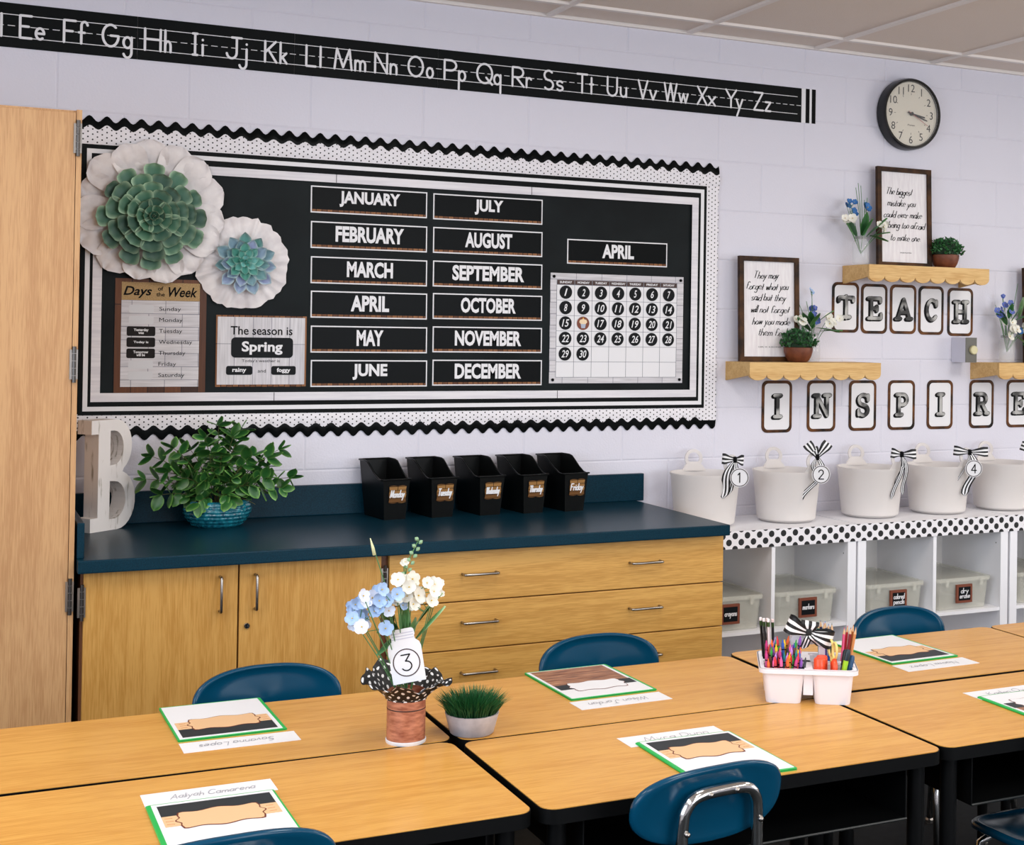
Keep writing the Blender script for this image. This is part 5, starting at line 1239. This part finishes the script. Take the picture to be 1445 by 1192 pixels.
MB().ring(rrect(-CW-.010, -CD-.010, CW+.010, CD+.010, .020, 5), rrect(-CW+.002, -CD+.002, CW-.002, CD-.002, .012, 5), CH, CH+.004, 'z').ring(rrect(-CW-.011, -CD-.011, CW+.011, CD+.011, .021, 5), rrect(-CW-.008, -CD-.008, CW+.008, CD+.008, .018, 5), CH-.007, CH+.004, 'z').build('rim', M_whitepl, cd, smooth=40)
dv = MB().box((-.010, -CD, CH-.004), (.010, CD, CH+.0035)).box((-CW, -.008, CH-.004), (CW, .008, CH+.0035)).box((-.012, -.075, .020), (.012, .075, CH-.004)); dv.build('divider_deck', M_whitepl, cd)
hb = MB(); hb.ring([(-.046, CH), (-.046, .135), (-.036, .150), (.036, .150), (.046, .135), (.046, CH)], [(-.030, CH), (-.030, .122), (-.026, .132), (.026, .132), (.030, .122), (.030, CH)], -.006, .006)
hb.build('handle', M_whitepl, cd)
# everything in the caddy is a thing of its own, placed in world space
CM = Matrix.Translation((1.975, -1.985, DZ)) @ Rm('Z', CR)
def stick(nm, label, cat, grp, parts, p, lean, roll=0):
    """upright thing with its lower end at caddy point p, leaning by (lx, ly)"""
    P0 = CM @ Vector(p); d = (CM.to_3x3() @ Vector((lean[0], lean[1], 1))).normalized()
    t = thing(nm, label, cat, P0, group=grp); t.rotation_euler = d.to_track_quat('Z', 'Y').to_euler()
    for (pn, me) in parts: o_ = bpy.data.objects.new(pn, me); C.objects.link(o_); o_.parent = t; o_.rotation_euler = (0, 0, roll)
    return t
CRAY = [('red', '#d8232a'), ('orange', '#f0641e'), ('yellow', '#f2c81e'), ('green', '#2d9c3e'), ('blue', '#2854b8'), ('purple', '#8a4ab0'), ('pink', '#ee5f9c'), ('brown', '#7a4a30'), ('black', '#22262e'), ('magenta', '#c8307c'), ('lilac', '#c48ad8'), ('teal', '#1f8f8c')]
def crayon_parts(nm, hx):
    m = mat('crayon_'+nm, hx, .5); wrap = mat('wrap_'+nm, tuple(min(1, c*.8+.03) for c in hexc(hx)[:3])+(1,), .6)
    return [('wax_stick', MB().lathe([(.0001, 0), (.0038, 0), (.0038, .080), (.0022, .083), (.0012, .090), (.0001, .090)], 10).mesh('wax_stick', m, 40)),
            ('paper_wrap', MB().lathe([(.0041, .006), (.0041, .073)], 10).lathe([(.0042, .060), (.0042, .063)], 10).mesh('paper_wrap', wrap, True)),
            ('dark_ring', MB().lathe([(.0043, .064), (.0043, .067)], 10).mesh('dark_ring', M_ink, True))]
CP = {n_: crayon_parts(n_, h_) for n_, h_ in CRAY}
r = random.Random(2)
for i in range(54):
    n_, _ = CRAY[i % 12] if i > 7 else CRAY[(1, 6, 0, 5, 6, 1, 9, 0)[i]]
    gxp = -.100+.080*((i % 9)/8)+r.uniform(-.004, .004); gyp = -.076+.056*((i//9)/5)+r.uniform(-.004, .004)
    stick('crayon', '%s crayon standing in the front left caddy compartment' % n_, 'crayon', 'crayons in the caddy', CP[n_], (gxp*.93-.004, gyp, .014+.030*((i//9)/5)+r.uniform(0, .022)), (max(-.06, min(.16, r.uniform(-.18, .18)+(gxp+.062)*1.0)), r.uniform(-.16, .1)))
def pencil_parts(hx, l=.175, er='#f3e9ea', tip=False):
    m = mat('pencil_'+hx[1:], hx, .35)
    if tip: return [('pencil_body', MB().lathe([(.0001, 0), (.0037, 0), (.0037, l-.018)], 6).mesh('pencil_body', m)), ('wood_cone', MB().lathe([(.0037, l-.018), (.0012, l-.005)], 8).mesh('wood_cone', mat('raw_wood', '#dcb48a', .7))), ('lead', MB().lathe([(.0013, l-.0055), (.0001, l)], 8).mesh('lead', m))]
    return [('pencil_body', MB().lathe([(.0001, 0), (.0037, 0), (.0037, l-.018)], 6).mesh('pencil_body', m)), ('ferrule', MB().lathe([(.0039, l-.020), (.0039, l-.008)], 10).mesh('ferrule', mat('ferrule_green', '#46603a', .3, .7))), ('eraser', MB().lathe([(.0036, l-.008), (.0037, l-.001), (.003, l), (.0001, l)], 10).mesh('eraser', mat('eraser_'+er[1:], er, .6)))]
bk = pencil_parts('#121416'); wh = pencil_parts('#e4d8da'); bk2 = pencil_parts('#15171a', .172, '#f6dede')
for i, (pr, lab, x, y, lx, ly) in enumerate(((bk, 'black', -.100, .030, -.09, .02), (bk, 'black', -.094, .022, -.08, .0), (bk2, 'black', -.088, .034, -.06, .02), (wh, 'white', -.088, .018, -.05, -.02), (bk2, 'black', -.080, .028, -.03, .0), (wh, 'white', -.046, .030, .07, 0), (bk, 'black', -.040, .034, .10, 0))):
    stick('pencil', '%s pencil with white eraser, %s in the caddy' % (lab, ('leaning farthest left', 'second from left', 'third from left', 'standing among black ones', 'fourth from left', 'beside the bow', 'right of white pencil beside bow')[i]), 'pencil', 'pencils in the caddy', pr, (x, y, .012), (lx, ly), .3*i)
for i, (hx, lab, x, y, lx, ly, l) in enumerate((('#1c9a8a', 'teal', .040, .030, -.06, 0, .17), ('#28305c', 'dark blue', .046, .040, -.05, 0, .172), ('#7a3aa0', 'purple', .050, .026, -.03, 0, .168), ('#2c7fd0', 'blue', .054, .036, -.03, 0, .17), ('#1f5fb4', 'royal blue', .060, .028, -.02, 0, .165), ('#1c4a34', 'dark green', .066, .036, 0, 0, .165), ('#ea5f8c', 'pink', .086, .026, .07, 0, .158), ('#c83440', 'red', .090, .034, .10, 0, .162), ('#8a2430', 'maroon', .094, .024, .12, 0, .160), ('#b06a34', 'tan', .098, .034, .14, 0, .165), ('#d89058', 'peach', .101, .026, .16, 0, .160))):
    stick('colored_pencil', '%s colored pencil in the back right compartment' % lab, 'pencil', 'colored pencils in the caddy', pencil_parts(hx, l, tip=True), (x, y, .012), (lx, ly), .3*i)
def marker_parts(hx, cap, b=.075, c=.032):
    return [('marker_body', MB().lathe([(.0001, 0), (.0065, 0), (.0065, b)], 14).mesh('marker_body', mat('marker_'+hx[1:], hx, .35), 40)), ('marker_cap', MB().lathe([(.0072, b-.002), (.0072, b+c-.002), (.005, b+c+.005), (.0001, b+c+.006)], 14).mesh('marker_cap', mat('cap_'+cap[1:], cap, .35), 40))]
stick('highlighter', 'lime green highlighter with dark cap in the front right compartment', 'marker', 'markers in the caddy', marker_parts('#a4d42c', '#1a2a34', .100, .020), (.074, -.064, .010), (.20, 0))
stick('marker', 'blue marker leaning in the front right compartment', 'marker', 'markers in the caddy', marker_parts('#2a6fae', '#1e4a72'), (.086, -.056, .006), (.22, .05))
stick('highlighter', 'dark blue capped pen behind the green highlighter', 'marker', 'markers in the caddy', marker_parts('#234a6a', '#12202c'), (.080, -.036, .014), (.14, .05))
M_or = mat('orange_plastic', '#f2512a', .35)
for (x, y, lab) in ((.028, -.062, 'front orange glue stick in the caddy'), (.036, -.036, 'rear orange glue stick in the caddy')):
    stick('glue_stick', lab, 'glue stick', 'glue sticks in the caddy', [('tube', MB().lathe([(.0001, 0), (.013, 0), (.013, .060)], 20).mesh('tube', mat('glue_white', '#f0eef0', .35), 40)), ('cap', MB().lathe([(.0142, .058), (.0142, .094), (.012, .097), (.0001, .0975)], 20).lathe([(.0147, .076), (.0147, .079)], 20).mesh('cap', M_or, 40))], (x, y, .012), (.0, 0))
def scissor(lab, m, p, lean, roll, s=1):
    mb = MB(); ls = []
    for sx_ in (-1, 1): mb.tube([(sx_*(.015)+.0135*s*math.cos(2*PI*k/20), 0, .105+.018*s*math.sin(2*PI*k/20)) for k in range(20)], .0032, 8, closed=True); mb.tube([(sx_*.004, 0, .062), (sx_*.010, 0, .090)], .0035, 8)
    bl = MB().prism([(-.006, .0), (0, -.0), (.002, .066), (-.006, .066)], -.001, .0).prism([(.006, .0), (0, 0), (-.002, .066), (.006, .066)], .0, .001)
    t = stick('scissors', lab, 'scissors', 'scissors in the caddy', [('finger_loops', mb.mesh('finger_loops', m, True)), ('blades', bl.mesh('blades', M_chrome))], p, lean, roll)
scissor('yellow handled scissors standing in the caddy', mat('yellow_plastic', '#ecd07a', .35), (.060, -.042, .022), (.02, 0), .25, 1.1)
stick('scissors', 'orange handled scissors low in the front right compartment', 'scissors', 'scissors in the caddy', [('handle', MB().tube([(-.010, 0, .072), (-.012, 0, .088), (0, 0, .098), (.012, 0, .090), (.010, 0, .074)], .007, 8).mesh('handle', M_or, True)), ('blades', MB().prism([(-.006, 0), (0, 0), (.002, .074), (-.008, .074)], -.001, .001).mesh('blades', M_chrome))], (.060, -.068, .006), (.04, 0), .1)
bw = thing('ribbon_bow', 'big black and white striped bow tied on the caddy handle', 'bow', CM @ Vector((.004, -.012, .160)), CR)
M_bow2 = stripes('zebra_ribbon', 2.5)
bow(bw, Matrix(), [(.060, 156, .026), (.062, -16, .026), (.030, 82, .014)], [(-.012, .040, .022, 0), (.034, .032, .024, .0)], .044, M_bow2)
